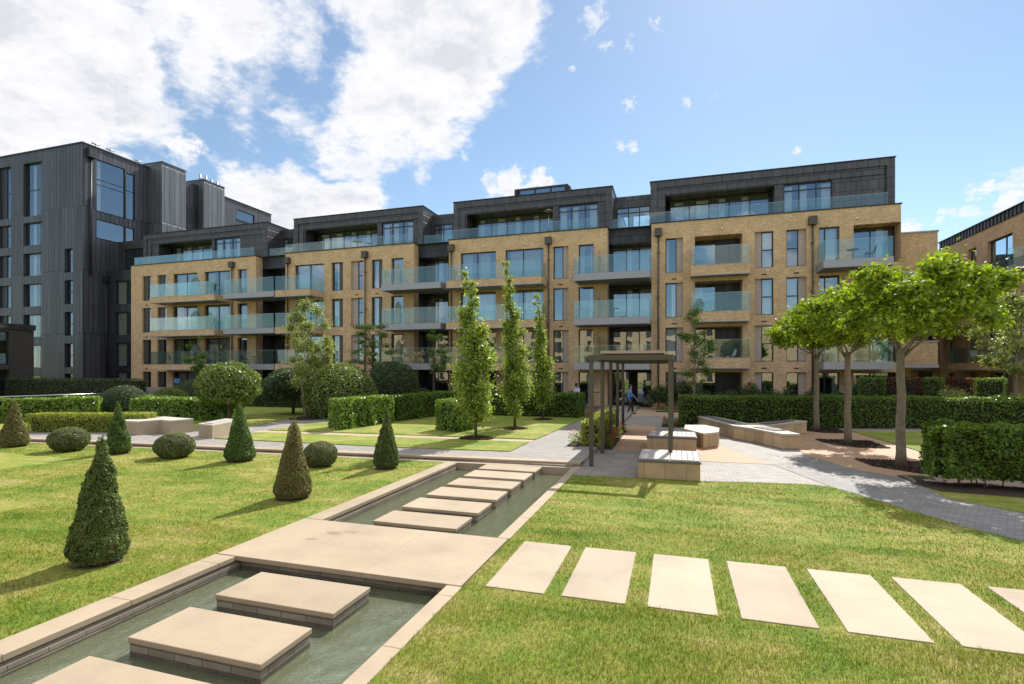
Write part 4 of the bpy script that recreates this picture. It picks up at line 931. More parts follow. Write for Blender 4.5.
# ------------------------------------------------------------------ plane trees (pleached, flat crowns)
def plane(label, x, y, tr, fork, ccx, hw, zc0, zc1, n):
    cs = []
    for i in range(95):
        a = i*2.4+random.uniform(-.3, .3); q = hw*((i % 19+1)/19)**.5*.9 if i > 9 else hw*random.uniform(.35, .6); e = 1-(q/hw)**2
        zb = zc0+.28+.25*(q/hw)**2; zt = zc0+.45+(zc1-zc0-.75)*(.35+.65*e**.6)
        cs.append((ccx+q*math.cos(a), q*math.sin(a)*.95, zb+(zt-zb)*(random.random()**.8 if i > 9 else .35), random.uniform(.30, .46)))
    return tree('plane_tree', label, x, y, 0, tr, fork, cs, 'plane_leaf', n, .165, 'bark_pale', 'three plane trees with flat trained crowns', (.0, 0), .24, True, 1.0, .8, mulch=None, nlimb=7)
pt = [plane('nearest of the three flat crowned plane trees, beside the near hedge', 5.93, 16.95, .125, 3.25, .38, 2.0, 3.3, 6.05, 16000),
      plane('middle one of the three flat crowned plane trees', 5.93, 21.6, .12, 3.3, .0, 1.9, 3.3, 5.8, 13500),
      plane('farthest of the three flat crowned plane trees, behind the long bench', 5.93, 26.0, .12, 3.3, -.1, 1.8, 3.3, 5.75, 11500)]
for i, (x, y) in enumerate(((5.93, 16.95), (5.93, 21.6), (5.93, 26.0))):
    pts = [(x-.85, y+.9), (x-.75, y-.25), (x+.05, y-1.1), (x+1.0, y-.95), (x+.95, y+.9)]
    b = MB(); b.prism(pts, -.01, .02); b.build('mulch', 'mulch', pt[i])
    kk = 1500; q = rng.random((kk, 2)); px_ = x-.85+q[:, 0]*1.85; py_ = y-1.05+q[:, 1]*1.95; kk_ = in_poly(px_, py_, pts)
    leaves('bark_chips', np.stack([px_[kk_], py_[kk_], np.full(kk_.sum(), .03)], 1), np.tile([0, 0, 1.], (kk_.sum(), 1)), .07, 'mulch', pt[i], spread=.7)

# ------------------------------------------------------------------ hedges and shrubs, right
hedge_run('long dark clipped hedge across the back of the right terrace', [(.15, 25.4), (7, 27.0), (10.4, 28.0), (14.2, 28.0), (18, 28.1), (18, 29.4), (10, 29.3), (.15, 27.1)], 1.42, 'hedge_leaf', 30000, .10, 0., None, .05)
hedge('hedge', 'large near hedge at the right edge, lit leaves and bare stems below', (5.62, 14.05), (11.5, 13.7), 1.05, 1.38, 'hedge_leaf', 42000, .08, None, 0., .16, bare=.22)
def bush(label, x, y, r, h, lm, n, size, name='shrub', z0=0., cat='shrub', group=None):
    o = thing(name, label, cat, (x, y, z0), group); b = MB()
    for i in range(7): a = i*.9; b.tube([(x+.05*math.cos(a), y+.05*math.sin(a), z0-.02), (x+r*.5*math.cos(a), y+r*.5*math.sin(a), z0+h*.75)], [.018, .006], 5)
    b.build('stems', 'bark_dark', o); Ps = []; Ns = []
    for i in range(12):
        a = random.uniform(0, 6.28); q = r*random.random()**.5*.7; c = np.array([x+q*math.cos(a), y+q*math.sin(a), z0+h*random.uniform(.3, .8)]); u = rng.normal(size=(n//12, 3)); u /= np.linalg.norm(u, axis=1)[:, None]; Ps.append(c+u*np.array([r*.38, r*.38, h*.24])*(rng.random(n//12)**.4)[:, None]); Ns.append(u+np.array([0, 0, .5]))
    leaves('foliage', np.concatenate(Ps), np.concatenate(Ns), size, lm, o); return o
where = ['left of the thin young tree, by the entrance', 'behind the thin young tree', 'under the left end of the small brick balconies', 'under the right end of the small brick balconies', 'below the left tall window', 'below the right tall window', 'between the farthest and middle plane trunks', 'behind the middle plane trunk', 'between the middle and nearest plane trunks']
for i, x in enumerate((-.9, .3, 1.6, 3.1, 4.6, 6.1, 7.6, 9.2, 10.8)):
    bush('dark leafy shrub against the brick wall, '+where[i], x, 36.2+.3*math.sin(i*2.), .95, 1.75+.35*math.sin(i*1.7), 'dark_leaf', 2400, .13, group='shrubs along the foot of the brick wall')
bw = ['by the dark bush', 'under the grey balcony end', 'behind the nearest columnar tree', 'behind the middle columnar tree', 'behind the farthest columnar tree']
for i, x in enumerate((-18.5, -15, -12, -9.3, -6.6)):
    bush('shaded shrub at the foot of the brick building, '+bw[i], x, 35.2, .9, 1.25, 'dark_leaf', 1100, .13, z0=ZT, group='shrubs along the foot of the brick wall')
bush('pale flowering shrub behind the long hedge at the right', 12.75, 30.2, 1.0, 1.85, 'birch_leaf', 2600, .10)
bush('green shrub left of the pale flowering one behind the long hedge', 11.2, 30.6, .9, 1.5, 'dark_leaf', 1500, .12)
bush('low green shrub at the right end of the long hedge', 14.9, 30.4, .9, 1.6, 'hedge_leaf', 1500, .12)
for i, (x0, x1, lm, lab) in enumerate(((9.7, 11.0, 'maple_leaf', 'green screen hedge left of the coppery one'), (11.15, 12.6, 'copper_leaf', 'coppery brown screen hedge behind the nearest plane trunk'), (12.75, 13.6, 'maple_leaf', 'narrow green screen hedge between two coppery ones'), (13.75, 14.9, 'copper_leaf', 'coppery brown screen hedge farthest right'), (15.0, 16.3, 'maple_leaf', 'bright green screen hedge at the end of the coppery row'))):
    hedge('screen_hedge', lab, (x0, 33.2), (x1, 33.2), .5, 2.25, lm, 2600, .09, 'row of screen hedges behind the fence', 0., .05)
# fences
def fence(label, x0, x1, y, z0, h, step_, name='railing'):
    o = thing(name, label, 'railing', (x0, y, z0)); b = MB(); b.box(x0, x1, y-.02, y+.02, z0+h-.04, z0+h); b.box(x0, x1, y-.015, y+.015, z0+.08, z0+.11); b.build('rail', 'frame_metal', o)
    b = MB(); n = int((x1-x0)/step_)
    for i in range(n+1): xx = x0+(x1-x0)*i/n; b.box(xx-.008, xx+.008, y-.008, y+.008, z0+.111, z0+h-.041)
    b.build('balusters', 'frame_metal', o)
    for xx in (x0, (x0+x1)/2, x1): MB().box(xx-.025, xx+.025, y-.026, y+.026, z0, z0+h+.03).build('post', 'frame_metal', o)
fence('black railing before the ground floor doors left of the entrance', -6.9, -4.6, 34.6, ZT, 1.1, .12)
fence('black railing before the ground floor behind the plane trunks', 8.9, 16.5, 32.6, 0, 1.15, .14)
fence('black railing along the gardens behind the dark bush and columnar trees', -20.0, -8.5, 34.2, ZT, 1.1, .14)

# ------------------------------------------------------------------ white wall with glass guard, far left
wl = thing('retaining_wall', 'low white capped wall with a glass guard behind the laurel hedge', 'wall', (-36, 19, 0))
b = MB(); p0, p1 = Vector((-37.2, 15.)), Vector((-34.6, 27.)); dv = (p1-p0).normalized(); nv = Vector((-dv.y, dv.x)); q = lambda a, w: tuple(a+nv*w)
b.prism([q(p0, 0), q(p1, 0), q(p1, .3), q(p0, .3)], 0, .70); b.build('wall_body', 'render_white', wl)
b = MB(); b.prism([q(p0, -.04), q(p1, -.04), q(p1, .34), q(p0, .34)], 0.701, .77); b.build('wall_cap', 'bench_top_stone', wl)
b = MB()
for i in range(8): s0 = p0.lerp(p1, i/8+.002); s1 = p0.lerp(p1, (i+1)/8-.002); b.prism([q(s0, .14), q(s1, .14), q(s1, .155), q(s0, .155)], 0.771, 1.12)
b.build('glass_guard', 'rail_glass', wl); b = MB(); b.tube([(*q(p0, .148), 1.14), (*q(p1, .148), 1.14)], [.022, .022], 8); b.build('handrail', 'steel', wl)
hedge('hedge', 'dark clipped hedge at the foot of the low dark building', (-52, 28.0), (-37.5, 28.2), .9, 1.9, 'dark_leaf', 7000, .12, None, ZT)

# ------------------------------------------------------------------ benches
def bench_poly(name, label, pts, h, body, top, group=None, th=.07, over=.02, z0=0., slats=None, slatmat='timber_grey', rim='timber_dark'):
    o = thing(name, label, 'bench', (pts[0][0], pts[0][1], z0), group)
    cx = sum(p[0] for p in pts)/len(pts); cy = sum(p[1] for p in pts)/len(pts)
    sh = lambda k: [(cx+(p[0]-cx)*k, cy+(p[1]-cy)*k) for p in pts]
    MB().prism(sh(.985), z0, z0+h-th).build('stone_base', body, o, bevel=.008)
    MB().prism(pts, z0+h-th+.001, z0+h).build('top_slab', top, o, bevel=.008)
    if slats:
        for (s0, s1, w0, w1) in slats:      # slatted seat between two edge lines
            b = MB(); s0, s1, w0, w1 = map(Vector, (s0, s1, w0, w1)); n = max(3, int((w0-s0).length/.095)) if (w0-s0).length < 9 else 8
            for i in range(n):
                a, c = i/n+.08/n, (i+1)/n-.08/n; P = [s0.lerp(w0, a), s1.lerp(w1, a), s1.lerp(w1, c), s0.lerp(w0, c)]; b.prism([tuple(p) for p in P], z0+h+.002, z0+h+.028)
            b.build('seat_slats', slatmat, o)
    return o
def slat_bench(label, x0, x1, y0, y1, h, group):
    o = thing('bench', label, 'bench', ((x0+x1)/2, (y0+y1)/2, 0), group)
    MB().box(x0+.02, x1-.02, y0+.02, y1-.02, 0, h-.09).build('stone_base', 'bench_stone', o, bevel=.008)
    MB().box(x0, x1, y0, y1, h-.085, h-.03).build('seat_frame', 'timber_dark', o, bevel=.004)
    b = MB(); n = 2; m_ = x0+(x1-x0)*.52
    for (a0, a1) in ((x0+.03, m_-.01), ):
        k = 9; w = (y1-y0-.06)/k
        for i in range(k): b.box(a0, a1, y0+.03+w*i+.006, y0+.03+w*(i+1)-.006, h-.029, h)
    for (a0, a1) in ((m_+.01, x1-.03),):
        k = 5; w = (a1-a0)/k
        for i in range(k): b.box(a0+w*i+.006, a0+w*(i+1)-.006, y0+.03, y1-.03, h-.029, h)
    b.build('seat_slats', 'timber_grey', o)
slat_bench('nearest stone bench with pale slatted top, touching the right lawn', -.90, .58, 13.15, 14.75, .49, 'stone benches with slatted tops')
slat_bench('second stone bench with slatted top, behind the nearest one', -.92, .66, 17.75, 19.2, .50, 'stone benches with slatted tops')
bench_poly('bench', 'six-sided pale stone bench right of the second slatted bench', [(.3, 20.1), (.9, 18.75), (1.42, 19.35), (1.55, 20.7), (1.1, 21.7), (.35, 21.5)], .51, 'bench_stone', 'bench_top_stone')
bench_poly('long_bench', 'long forked stone bench with slatted tops before the dark hedge', [(.78, 26.3), (2.13, 21.75), (2.63, 21.1), (3.41, 19.42), (3.99, 19.55), (3.38, 22.1), (5.3, 24.7), (4.7, 25.1), (3.05, 23.0), (2.75, 22.9), (1.42, 26.6)], .51, 'bench_stone', 'bench_top_stone',
    slats=[((1.02, 26.0), (2.28, 21.95), (1.42, 26.1), (2.66, 22.15)), ((3.45, 22.4), (4.8, 24.4), (3.15, 22.7), (4.5, 24.65)), ((2.75, 21.3), (3.3, 20.2), (3.1, 21.5), (3.68, 20.35))], slatmat='timber_dark')
bench_poly('bench', 'pale L-shaped stone bench left of the gap, before the laurel hedge', [(-21.2, 15.1), (-20.0, 15.05), (-19.85, 15.85), (-19.1, 15.7), (-18.95, 16.6), (-21.05, 17.0)], .55, 'sandstone_paver', 'bench_top_stone', 'pale stone benches on the left', z0=ZT)
bench_poly('bench', 'pale rectangular stone bench with dark slats right of the gap', [(-17.3, 15.35), (-16.4, 15.15), (-17.05, 17.1), (-17.95, 17.3)], .52, 'sandstone_paver', 'bench_top_stone', 'pale stone benches on the left', z0=ZT, slats=[((-17.2, 15.5), (-17.8, 17.1), (-16.6, 15.35), (-17.15, 16.95))], slatmat='timber_grey')

# ------------------------------------------------------------------ pergola
pg = thing('pergola', 'bronze metal pergola over the path with a slab-like canopy', 'pergola', (-1.2, 19, 0))
ys = (14.4, 16.7, 18.95, 21.25, 23.5); PXL, PXR = -2.22, -.13
for y in ys:
    for x in (PXL, PXR): MB().box(x-.055, x+.055, y-.055, y+.055, -.01, 2.919).build('post', 'bronze', pg, bevel=.006)
b = MB(); b.box(PXL-.075, PXL+.075, ys[0]-.08, ys[-1]+.08, 2.92, 3.06); b.box(PXR-.075, PXR+.075, ys[0]-.08, ys[-1]+.08, 2.92, 3.06)
for y in ys: b.box(PXL+.076, PXR-.076, y-.06, y+.06, 2.925, 3.055)
b.build('beam_frame', 'bronze', pg)
b = MB(); y = 15.5
while y < 23.4: b.box(PXL+.08, PXR-.08, y, y+.10, 3.061, 3.10); y += .16
b.build('roof_slats', 'bronze', pg)
b = MB(); b.box(PXL+.12, PXR-.18, 15.35, 23.3, 3.13, 3.21); b.build('canopy', 'canopy', pg)
b = MB()
for z in (.35, .7, 1.05, 1.4, 1.75): b.box(PXL-.02, PXL+.02, ys[3]+.056, ys[4]-.056, z, z+.03)
b.build('trellis_rail', 'bronze', pg)
# planter hedge with red flowers
hedge_run('yellow green low hedge growing along the left posts of the pergola', [(-3.05, 17.3), (-2.4, 17.25), (-2.38, 23.3), (-3.0, 23.4)], 0.88, 'golden_leaf', 10000, .085, .05)
def flowers(label, x0, x1, y0, y1, n, h, z0=0., pet='red_petal'):
    o = thing('flower_bed', label, 'flowers', (x0, y0, z0)); x = rng.uniform(x0, x1, n); y = rng.uniform(y0, y1, n); z = z0 + h*rng.uniform(.1, .9, n)
    leaves('foliage', np.stack([x, y, z], 1), np.tile([0, 0, 1.], (n, 1)), .09, 'maple_leaf', o); Ps = []
    for i in range(n//26):
        cx_, cy_, cz_ = random.uniform(x0, x1), random.uniform(y0, y1), z0+h*random.uniform(.6, 1.1); Ps.append(np.array([cx_, cy_, cz_])+rng.normal(size=(12, 3))*.03)
    leaves('petals', np.concatenate(Ps), np.tile([0, 0, 1.], (len(Ps)*12, 1)), .05, pet, o, aspect=.9)['kind'] = 'stuff'
    MB().box(x0-.02, x1+.02, y0-.02, y1+.02, z0-.02, z0+.03).build('soil', 'mulch', o)
flowers('red flowers at the right foot of the pergola hedge', -2.36, -2.05, 17.6, 23.2, 800, .4)
flowers('pink and red flowers at the near left corner of the pergola hedge', -3.45, -3.12, 17.2, 18.6, 200, .42, ZT, 'pink_petal')
flowers('red flowers beside the path at the end of the columnar tree lawn', -4.5, -3.9, 26.8, 28.6, 500, .35, ZT)
flowers('red and white flowers at the left end of the long dark hedge', -.6, .2, 25.3, 26.6, 500, .35, 0.)
flowers('red flowers under the dark shrub right of the entrance', -1.2, .4, 34.2, 34.9, 500, .45, 0.)

# ------------------------------------------------------------------ people
def skin_mesh(name, joints, edges, rad, m_, parent, sub=2, root=0):
    me = bpy.data.meshes.new(name); off = Vector(parent.location) if parent else Vector()
    me.from_pydata([tuple(Vector(j)) for j in joints], edges, []); me.materials.append(M[m_])
    o = bpy.data.objects.new(name, me); col.objects.link(o); o.parent = parent
    md = o.modifiers.new('Skin', 'SKIN'); md.use_smooth_shade = True
    if not me.skin_vertices: me.attributes.new('skin', 'FLOAT', 'POINT') if False else None
    layer = me.skin_vertices[0].data if me.skin_vertices else None
    if layer is None:
        bpy.context.view_layer.objects.active = o; o.select_set(True)
        bpy.ops.mesh.customdata_skin_add(); layer = me.skin_vertices[0].data; o.select_set(False)
    for i, r_ in enumerate(rad): layer[i].radius = (r_, r_) if not isinstance(r_, tuple) else r_
    layer[root].use_root = True
    ss = o.modifiers.new('Sub', 'SUBSURF'); ss.levels = 1; ss.render_levels = sub
    return o
def person(label, loc, yaw, stride, shirt, trouser, arm=.25):
    o = thing('person', label, 'person', loc); o.rotation_euler[2] = yaw
    # joints: x forward, y to the left, z up; metres
    s = stride
    J = {'pel': (0, 0, .94), 'spine': (0, 0, 1.10), 'chest': (.01, 0, 1.28), 'neck0': (0, 0, 1.44), 'neck': (.015, 0, 1.52), 'head0': (.02, 0, 1.60), 'head1': (.02, 0, 1.70), 'nose': (.115, 0, 1.635),
         'shl': (0, .15, 1.40), 'shr': (0, -.15, 1.40), 'ell': (arm*.6-.03, .23, 1.14), 'elr': (-arm*.6, -.23, 1.14), 'wrl': (arm*1.25+.04, .22, .93), 'wrr': (-arm*.5+.05, -.24, .90),
         'hal': (arm*1.25+.09, .22, .87), 'har': (-arm*.5+.08, -.24, .83),
         'hil': (0, .09, .90), 'hir': (0, -.09, .90), 'knl': (s*.55+.05, .09, .50), 'knr': (-s*.35+.07, -.09, .50), 'anl': (s, .09, .09), 'anr': (-s*1.0, -.09, .13), 'tol': (s+.15, .1, .03), 'tor': (-s+.12, -.1, .035)}
    Rd = {'pel': .125, 'spine': .115, 'chest': .135, 'neck0': .075, 'neck': .052, 'head0': .075, 'head1': .095, 'nose': .016, 'shl': .062, 'shr': .062, 'ell': .040, 'elr': .040, 'wrl': .027, 'wrr': .027, 'hal': .03, 'har': .03,
          'hil': .088, 'hir': .088, 'knl': .058, 'knr': .058, 'anl': .04, 'anr': .04, 'tol': .03, 'tor': .03}
    E_ = [('pel', 'spine'), ('spine', 'chest'), ('chest', 'neck0'), ('neck0', 'neck'), ('neck', 'head0'), ('head0', 'head1'), ('head0', 'nose'), ('chest', 'shl'), ('chest', 'shr'), ('shl', 'ell'), ('ell', 'wrl'), ('wrl', 'hal'), ('shr', 'elr'), ('elr', 'wrr'), ('wrr', 'har'),
          ('pel', 'hil'), ('pel', 'hir'), ('hil', 'knl'), ('knl', 'anl'), ('anl', 'tol'), ('hir', 'knr'), ('knr', 'anr'), ('anr', 'tor')]
    for sd, hn in ((1, 'hal'), (-1, 'har')):        # five fingers per hand, slightly curled
        hx, hy, hz = J[hn]
        for fi, (dx, ln) in enumerate(((-.024, .055), (-.008, .068), (.008, .07), (.024, .06))):
            a = f'{hn}f{fi}'; J[a+'a'] = (hx+dx+.01, hy, hz-.045); J[a+'b'] = (hx+dx+.022, hy-sd*.008, hz-.045-ln); Rd[a+'a'] = .0095; Rd[a+'b'] = .007; E_ += [(hn, a+'a'), (a+'a', a+'b')]
        a = hn+'t'; J[a+'a'] = (hx+.038, hy-sd*.01, hz-.01); J[a+'b'] = (hx+.055, hy-sd*.02, hz-.055); Rd[a+'a'] = .011; Rd[a+'b'] = .008; E_ += [(hn, a+'a'), (a+'a', a+'b')]
    ks = list(J); skin_mesh('body', [J[k_] for k_ in ks], [(ks.index(a), ks.index(b_)) for a, b_ in E_], [Rd[k_] for k_ in ks], 'skin', o, 1)
    up = ['spine', 'pel', 'chest', 'neck0', 'shl', 'shr', 'ell', 'elr', 'wrl', 'wrr']; EE = [('pel', 'spine'), ('spine', 'chest'), ('chest', 'neck0'), ('chest', 'shl'), ('chest', 'shr'), ('shl', 'ell'), ('shr', 'elr'), ('ell', 'wrl'), ('elr', 'wrr')]
    skin_mesh('shirt', [J[k_] for k_ in up], [(up.index(a), up.index(b_)) for a, b_ in EE], [Rd[k_]+.02 for k_ in up], shirt, o, 1)
    lo = ['pel', 'hil', 'hir', 'knl', 'knr', 'anl', 'anr']; EE = [('pel', 'hil'), ('pel', 'hir'), ('hil', 'knl'), ('hir', 'knr'), ('knl', 'anl'), ('knr', 'anr')]
    skin_mesh('trousers', [J[k_] for k_ in lo], [(lo.index(a), lo.index(b_)) for a, b_ in EE], [Rd[k_]+.022 for k_ in lo], trouser, o, 1)
    for k_, t_ in (('anl', 'tol'), ('anr', 'tor')):
        b = MB(); a_, c_ = Vector(J[k_]), Vector(J[t_]); b.ellipsoid(tuple(a_.lerp(c_, .45)+Vector((0, 0, -.03))), (.14, .05, .05), 0, 12, 8); q_ = b.build('shoe', 'shoe', None); q_.parent = o; q_.location = (0, 0, 0)
    b = MB(); b.ellipsoid((-.005, 0, 1.70), (.105, .092, .10), 0, 14, 10); b.ellipsoid((-.04, 0, 1.64), (.075, .085, .09), 0, 12, 8); q_ = b.build('hair', 'hair', None); q_.parent = o
    for sd in (1, -1):
        b = MB(); b.ellipsoid((.098, sd*.032, 1.655), (.012, .014, .009), 0, 8, 6); q_ = b.build('eye', 'white_plastic', None); q_.parent = o
        b = MB(); b.ellipsoid((.01, sd*.09, 1.635), (.022, .012, .032), 0, 8, 6); q_ = b.build('ear', 'skin', None); q_.parent = o
    b = MB(); b.ellipsoid((.098, 0, 1.598), (.01, .024, .006), 0, 8, 6); q_ = b.build('mouth', 'canopy', None); q_.parent = o
    return o
person('person in a light blue shirt and dark trousers walking past the entrance', (-2.62, 32.3, .0), R(10), .15, 'blue_shirt', 'dark_cloth')
person('dark haired person in a lilac shirt behind the hedge left of the entrance', (-5.65, 30.9, ZT), R(60), .12, 'lilac_shirt', 'grey_cloth', .12)

# ------------------------------------------------------------------ balcony furniture
def side_chair(label, x, y, z, yaw, m_, group=None):
    o = thing('chair', label, 'chair', (x, y, z), group); c, s = math.cos(yaw), math.sin(yaw); W = lambda u, v, w: (x+u*c-v*s, y+u*s+v*c, z+w)
    b = MB(); prof = [(.24, .46), (.0, .44), (-.2, .46), (-.26, .62), (-.33, .88)]
    for i in range(len(prof)-1):
        (u0, w0), (u1, w1) = prof[i], prof[i+1]; b.poly([W(u0, -.23, w0), W(u0, .23, w0), W(u1, .23, w1), W(u1, -.23, w1)]); b.poly([W(u0, -.23, w0-.025), W(u1, -.23, w1-.025), W(u1, .23, w1-.025), W(u0, .23, w0-.025)])
    b.build('seat_shell', m_, o)
    for u in (.2, -.2):
        for v in (.19, -.19): b = MB(); b.tube([W(u, v, .44), W(u*1.2, v*1.1, .0)], [.016, .012], 6); b.build('leg', m_, o)
def cantilever_chair(label, x, y, z, yaw):
    o = thing('chair', label, 'chair', (x, y, z)); c, s = math.cos(yaw), math.sin(yaw); W = lambda u, v, w: (x+u*c-v*s, y+u*s+v*c, z+w); b = MB()
    prof = [(-.36, .86), (-.30, .66), (-.22, .47), (-.05, .40), (.16, .43), (.23, .38), (.18, .25), (.06, .10), (-.05, .02), (-.25, .0)]
    for i in range(len(prof)-1):
        (u0, w0), (u1, w1) = prof[i], prof[i+1]; h0 = .17+.06*math.sin(i*.6); h1 = .17+.06*math.sin((i+1)*.6)
        for dz in (0, .03): b.poly([W(u0+dz*.5, -h0, w0+dz), W(u0+dz*.5, h0, w0+dz), W(u1+dz*.5, h1, w1+dz), W(u1+dz*.5, -h1, w1+dz)])
    b.build('moulded_shell', 'white_plastic', o)
cantilever_chair('white moulded cantilever chair on the lowest small brick balcony', 3.5, 37.55, ST+.03, R(200))
side_chair('teal chair on the lowest left brick balcony', -44.6, 36.9, ST+.03, R(30), 'teal_plastic')
def table(label, x, y, z, m_, r_=.35):
    o = thing('table', label, 'table', (x, y, z)); b = MB(); b.tube([(x, y, z+.70), (x, y, z+.73)], [r_, r_], 20, smooth=False); b.build('tabletop', m_, o); b = MB(); b.tube([(x, y, z+.03), (x, y, z+.70)], [.03, .03], 8); b.build('stem', m_, o); b = MB(); b.tube([(x, y, z), (x, y, z+.03)], [r_*.6, r_*.55], 16); b.build('base', m_, o)
table('small teal table beside the teal chair', -43.7, 37.0, ST+.03, 'teal_plastic')
table('white round table on the right-hand brick balcony', 19.95, 43.2, ST+.03, 'white_plastic', .4)
for i, (y, yw, lab) in enumerate(((44.3, 270, 'white chair left of the round table on the right-hand balcony'), (42.1, 90, 'white chair right of the round table on the right-hand balcony'), (40.6, 60, 'white chair at the near end of the right-hand balcony'))): side_chair(lab, 19.95, y, ST+.03, R(yw), 'white_plastic', 'white chairs on the right-hand balcony')
table('dark round table on the lower grey balcony left of the middle', -35.3, 37.0, ST+.03, 'frame_metal')
side_chair('dark chair on the lower grey balcony left of the middle', -34.3, 37.0, ST+.03, R(180), 'frame_metal'); side_chair('dark chair nearer the brick balcony on the lower grey balcony', -36.4, 37.0, ST+.03, 0, 'frame_metal')
table('pale low table behind the glass on the second penthouse terrace', -26.0, 38.7, 12.95, 'render_white', .45)
side_chair('pale chair behind the glass on the second penthouse terrace', -24.7, 38.6, 12.95, R(180), 'render_white')
def planter(label, x, y, z):
    o = thing('potted_plant', label, 'plant', (x, y, z)); b = MB(); b.tube([(x, y, z), (x, y, z+.4)], [.15, .2], 12, smooth=False); b.build('pot', 'frame_metal', o)
    P, N = pts_ellipsoid((x, y, z+.75), (.32, .32, .45), 500, .15, .12, -1, 3, 4); leaves('foliage', P, N, .12, 'maple_leaf', o)
planter('potted shrub on the top brick balcony near the left end', -39.6, 36.6, 9.36); planter('tall potted plant on the middle brick balcony near the left end', -39.8, 36.6, 6.26)
planter('potted plant on the middle small brick balcony', 1.5, 37.4, 6.25); planter('potted plant on the lowest wide brick balcony behind the columnar trees', -10.2, 36.6, 3.15)
table('round dark table on the upper grey balcony left of the pergola', -4.1, 36.9, 2*ST+.03, 'frame_metal'); side_chair('brown chair on the middle small brick balcony', 2.6, 37.5, 6.2, R(190), 'bronze'); side_chair('second brown chair on the middle small brick balcony, nearer its right end', 3.7, 37.5, 6.2, R(-10), 'bronze')
side_chair('white chair on the middle wide brick balcony behind the columnar trees', -11.6, 37.0, 6.2, R(20), 'white_plastic'); side_chair('dark chair on the top grey balcony above the multi-stemmed tree', -33.8, 37.0, 9.3, R(180), 'frame_metal')
table('dark round table on the top right grey balcony', 10.4, 36.9, 9.33, 'frame_metal'); side_chair('dark chair on the top right grey balcony beside its round table', 11.3, 36.9, 9.33, R(180), 'frame_metal')
# gas heater on the third penthouse terrace
h_ = thing('patio_heater', 'slim patio heater on the third penthouse terrace', 'heater', (-9.3, 39.1, 12.95)); b = MB(); b.tube([(-9.3, 39.1, 13.0), (-9.3, 39.1, 14.85)], [.03, .03], 8); b.build('pole', 'steel', h_); b = MB(); b.tube([(-9.3, 39.1, 14.86), (-9.3, 39.1, 15.0)], [.38, .1], 16); b.build('hood', 'steel', h_); b = MB(); b.tube([(-9.3, 39.1, 12.95), (-9.3, 39.1, 13.35)], [.2, .18], 12); b.build('base', 'frame_metal', h_)
# planting box / blue seat on the ground terrace at the left
side_chair('blue chair on the ground floor terrace below the teal chair', -43.9, 36.6, 1.0, R(-60), 'blue_shirt')
b = MB(); b.box(-50, -37.5, 35.7, 37.8, .0, 1.0); struct(b.build('terrace', 'soffit'), 'raised ground floor terrace at the left end')

# ------------------------------------------------------------------ camera
cam = bpy.data.cameras.new('camera'); co = bpy.data.objects.new('camera', cam); col.objects.link(co); scene.camera = co
cam.sensor_width = 36; cam.lens = 36*522/1024; cam.shift_y = 28/1024; cam.clip_end = 3000; cam.clip_start = .1
co.location = (0, 0, 2.65); co.rotation_euler = (R(90), 0, R(17.4))

# ------------------------------------------------------------------ sun and sky
AZ, EL = 10.0, 43.0      # sun beyond the building, slightly to the right; azimuth from +Y towards +X
su = bpy.data.lights.new('sun', 'SUN'); so = bpy.data.objects.new('sun', su); col.objects.link(so)
su.energy = 5.0; su.angle = R(.55); su.color = (1, .945, .86)
sd = Vector((math.sin(R(AZ))*math.cos(R(EL)), math.cos(R(AZ))*math.cos(R(EL)), math.sin(R(EL))))
so.rotation_euler = sd.to_track_quat('Z', 'Y').to_euler()
w = bpy.data.worlds.new('World'); scene.world = w; w.use_nodes = True; t = NT(w.node_tree)
sky = t.n('ShaderNodeTexSky', sky_type='NISHITA', sun_disc=False, sun_elevation=R(EL), sun_rotation=R(AZ), altitude=20, air_density=1.0, dust_density=.15, ozone_density=1.6)
dirv = t.n('ShaderNodeTexCoord').outputs['Generated']; nrm = t.n('ShaderNodeVectorMath', {0: dirv}, operation='NORMALIZE').outputs[0]
sp = t.n('ShaderNodeSeparateXYZ', {0: nrm}); zz = t.math('ADD', t.math('MAXIMUM', sp.outputs[2], 0.), .22)
pl_ = t.n('ShaderNodeCombineXYZ', {0: t.math('DIVIDE', sp.outputs[0], zz), 1: t.math('DIVIDE', sp.outputs[1], zz), 2: 0.}).outputs[0]
def pdir(px, py):
    x, y = (px-512)/522, (370-py)/522; c, s = math.cos(R(17.4)), math.sin(R(17.4)); v = Vector((x*c-s, x*s+c, y)); return v.normalized()
fb = t.noise(pl_, 3.4, 10, .63); fb2 = t.noise(pl_, 13, 7, .62); fb3 = t.noise(t.n('ShaderNodeMapping', {0: pl_, 1: (.05, -.07, 0)}).outputs[0], 3.4, 10, .63)
wv = t.n('ShaderNodeVectorMath', {0: t.noise(nrm, 3.2, 6, .6, out=1), 1: (.5, .5, .5)}, operation='SUBTRACT').outputs[0]
wv2 = t.n('ShaderNodeVectorMath', {0: t.noise(nrm, 22, 5, .65, out=1), 1: (.5, .5, .5)}, operation='SUBTRACT').outputs[0]
nrs = t.n('ShaderNodeVectorMath', {0: wv2, 1: (.11, .11, .05), 2: nrm}, operation='MULTIPLY_ADD').outputs[0]
nrw = t.n('ShaderNodeVectorMath', {0: wv, 1: (.26, .26, .26), 2: nrm}, operation='MULTIPLY_ADD').outputs[0]
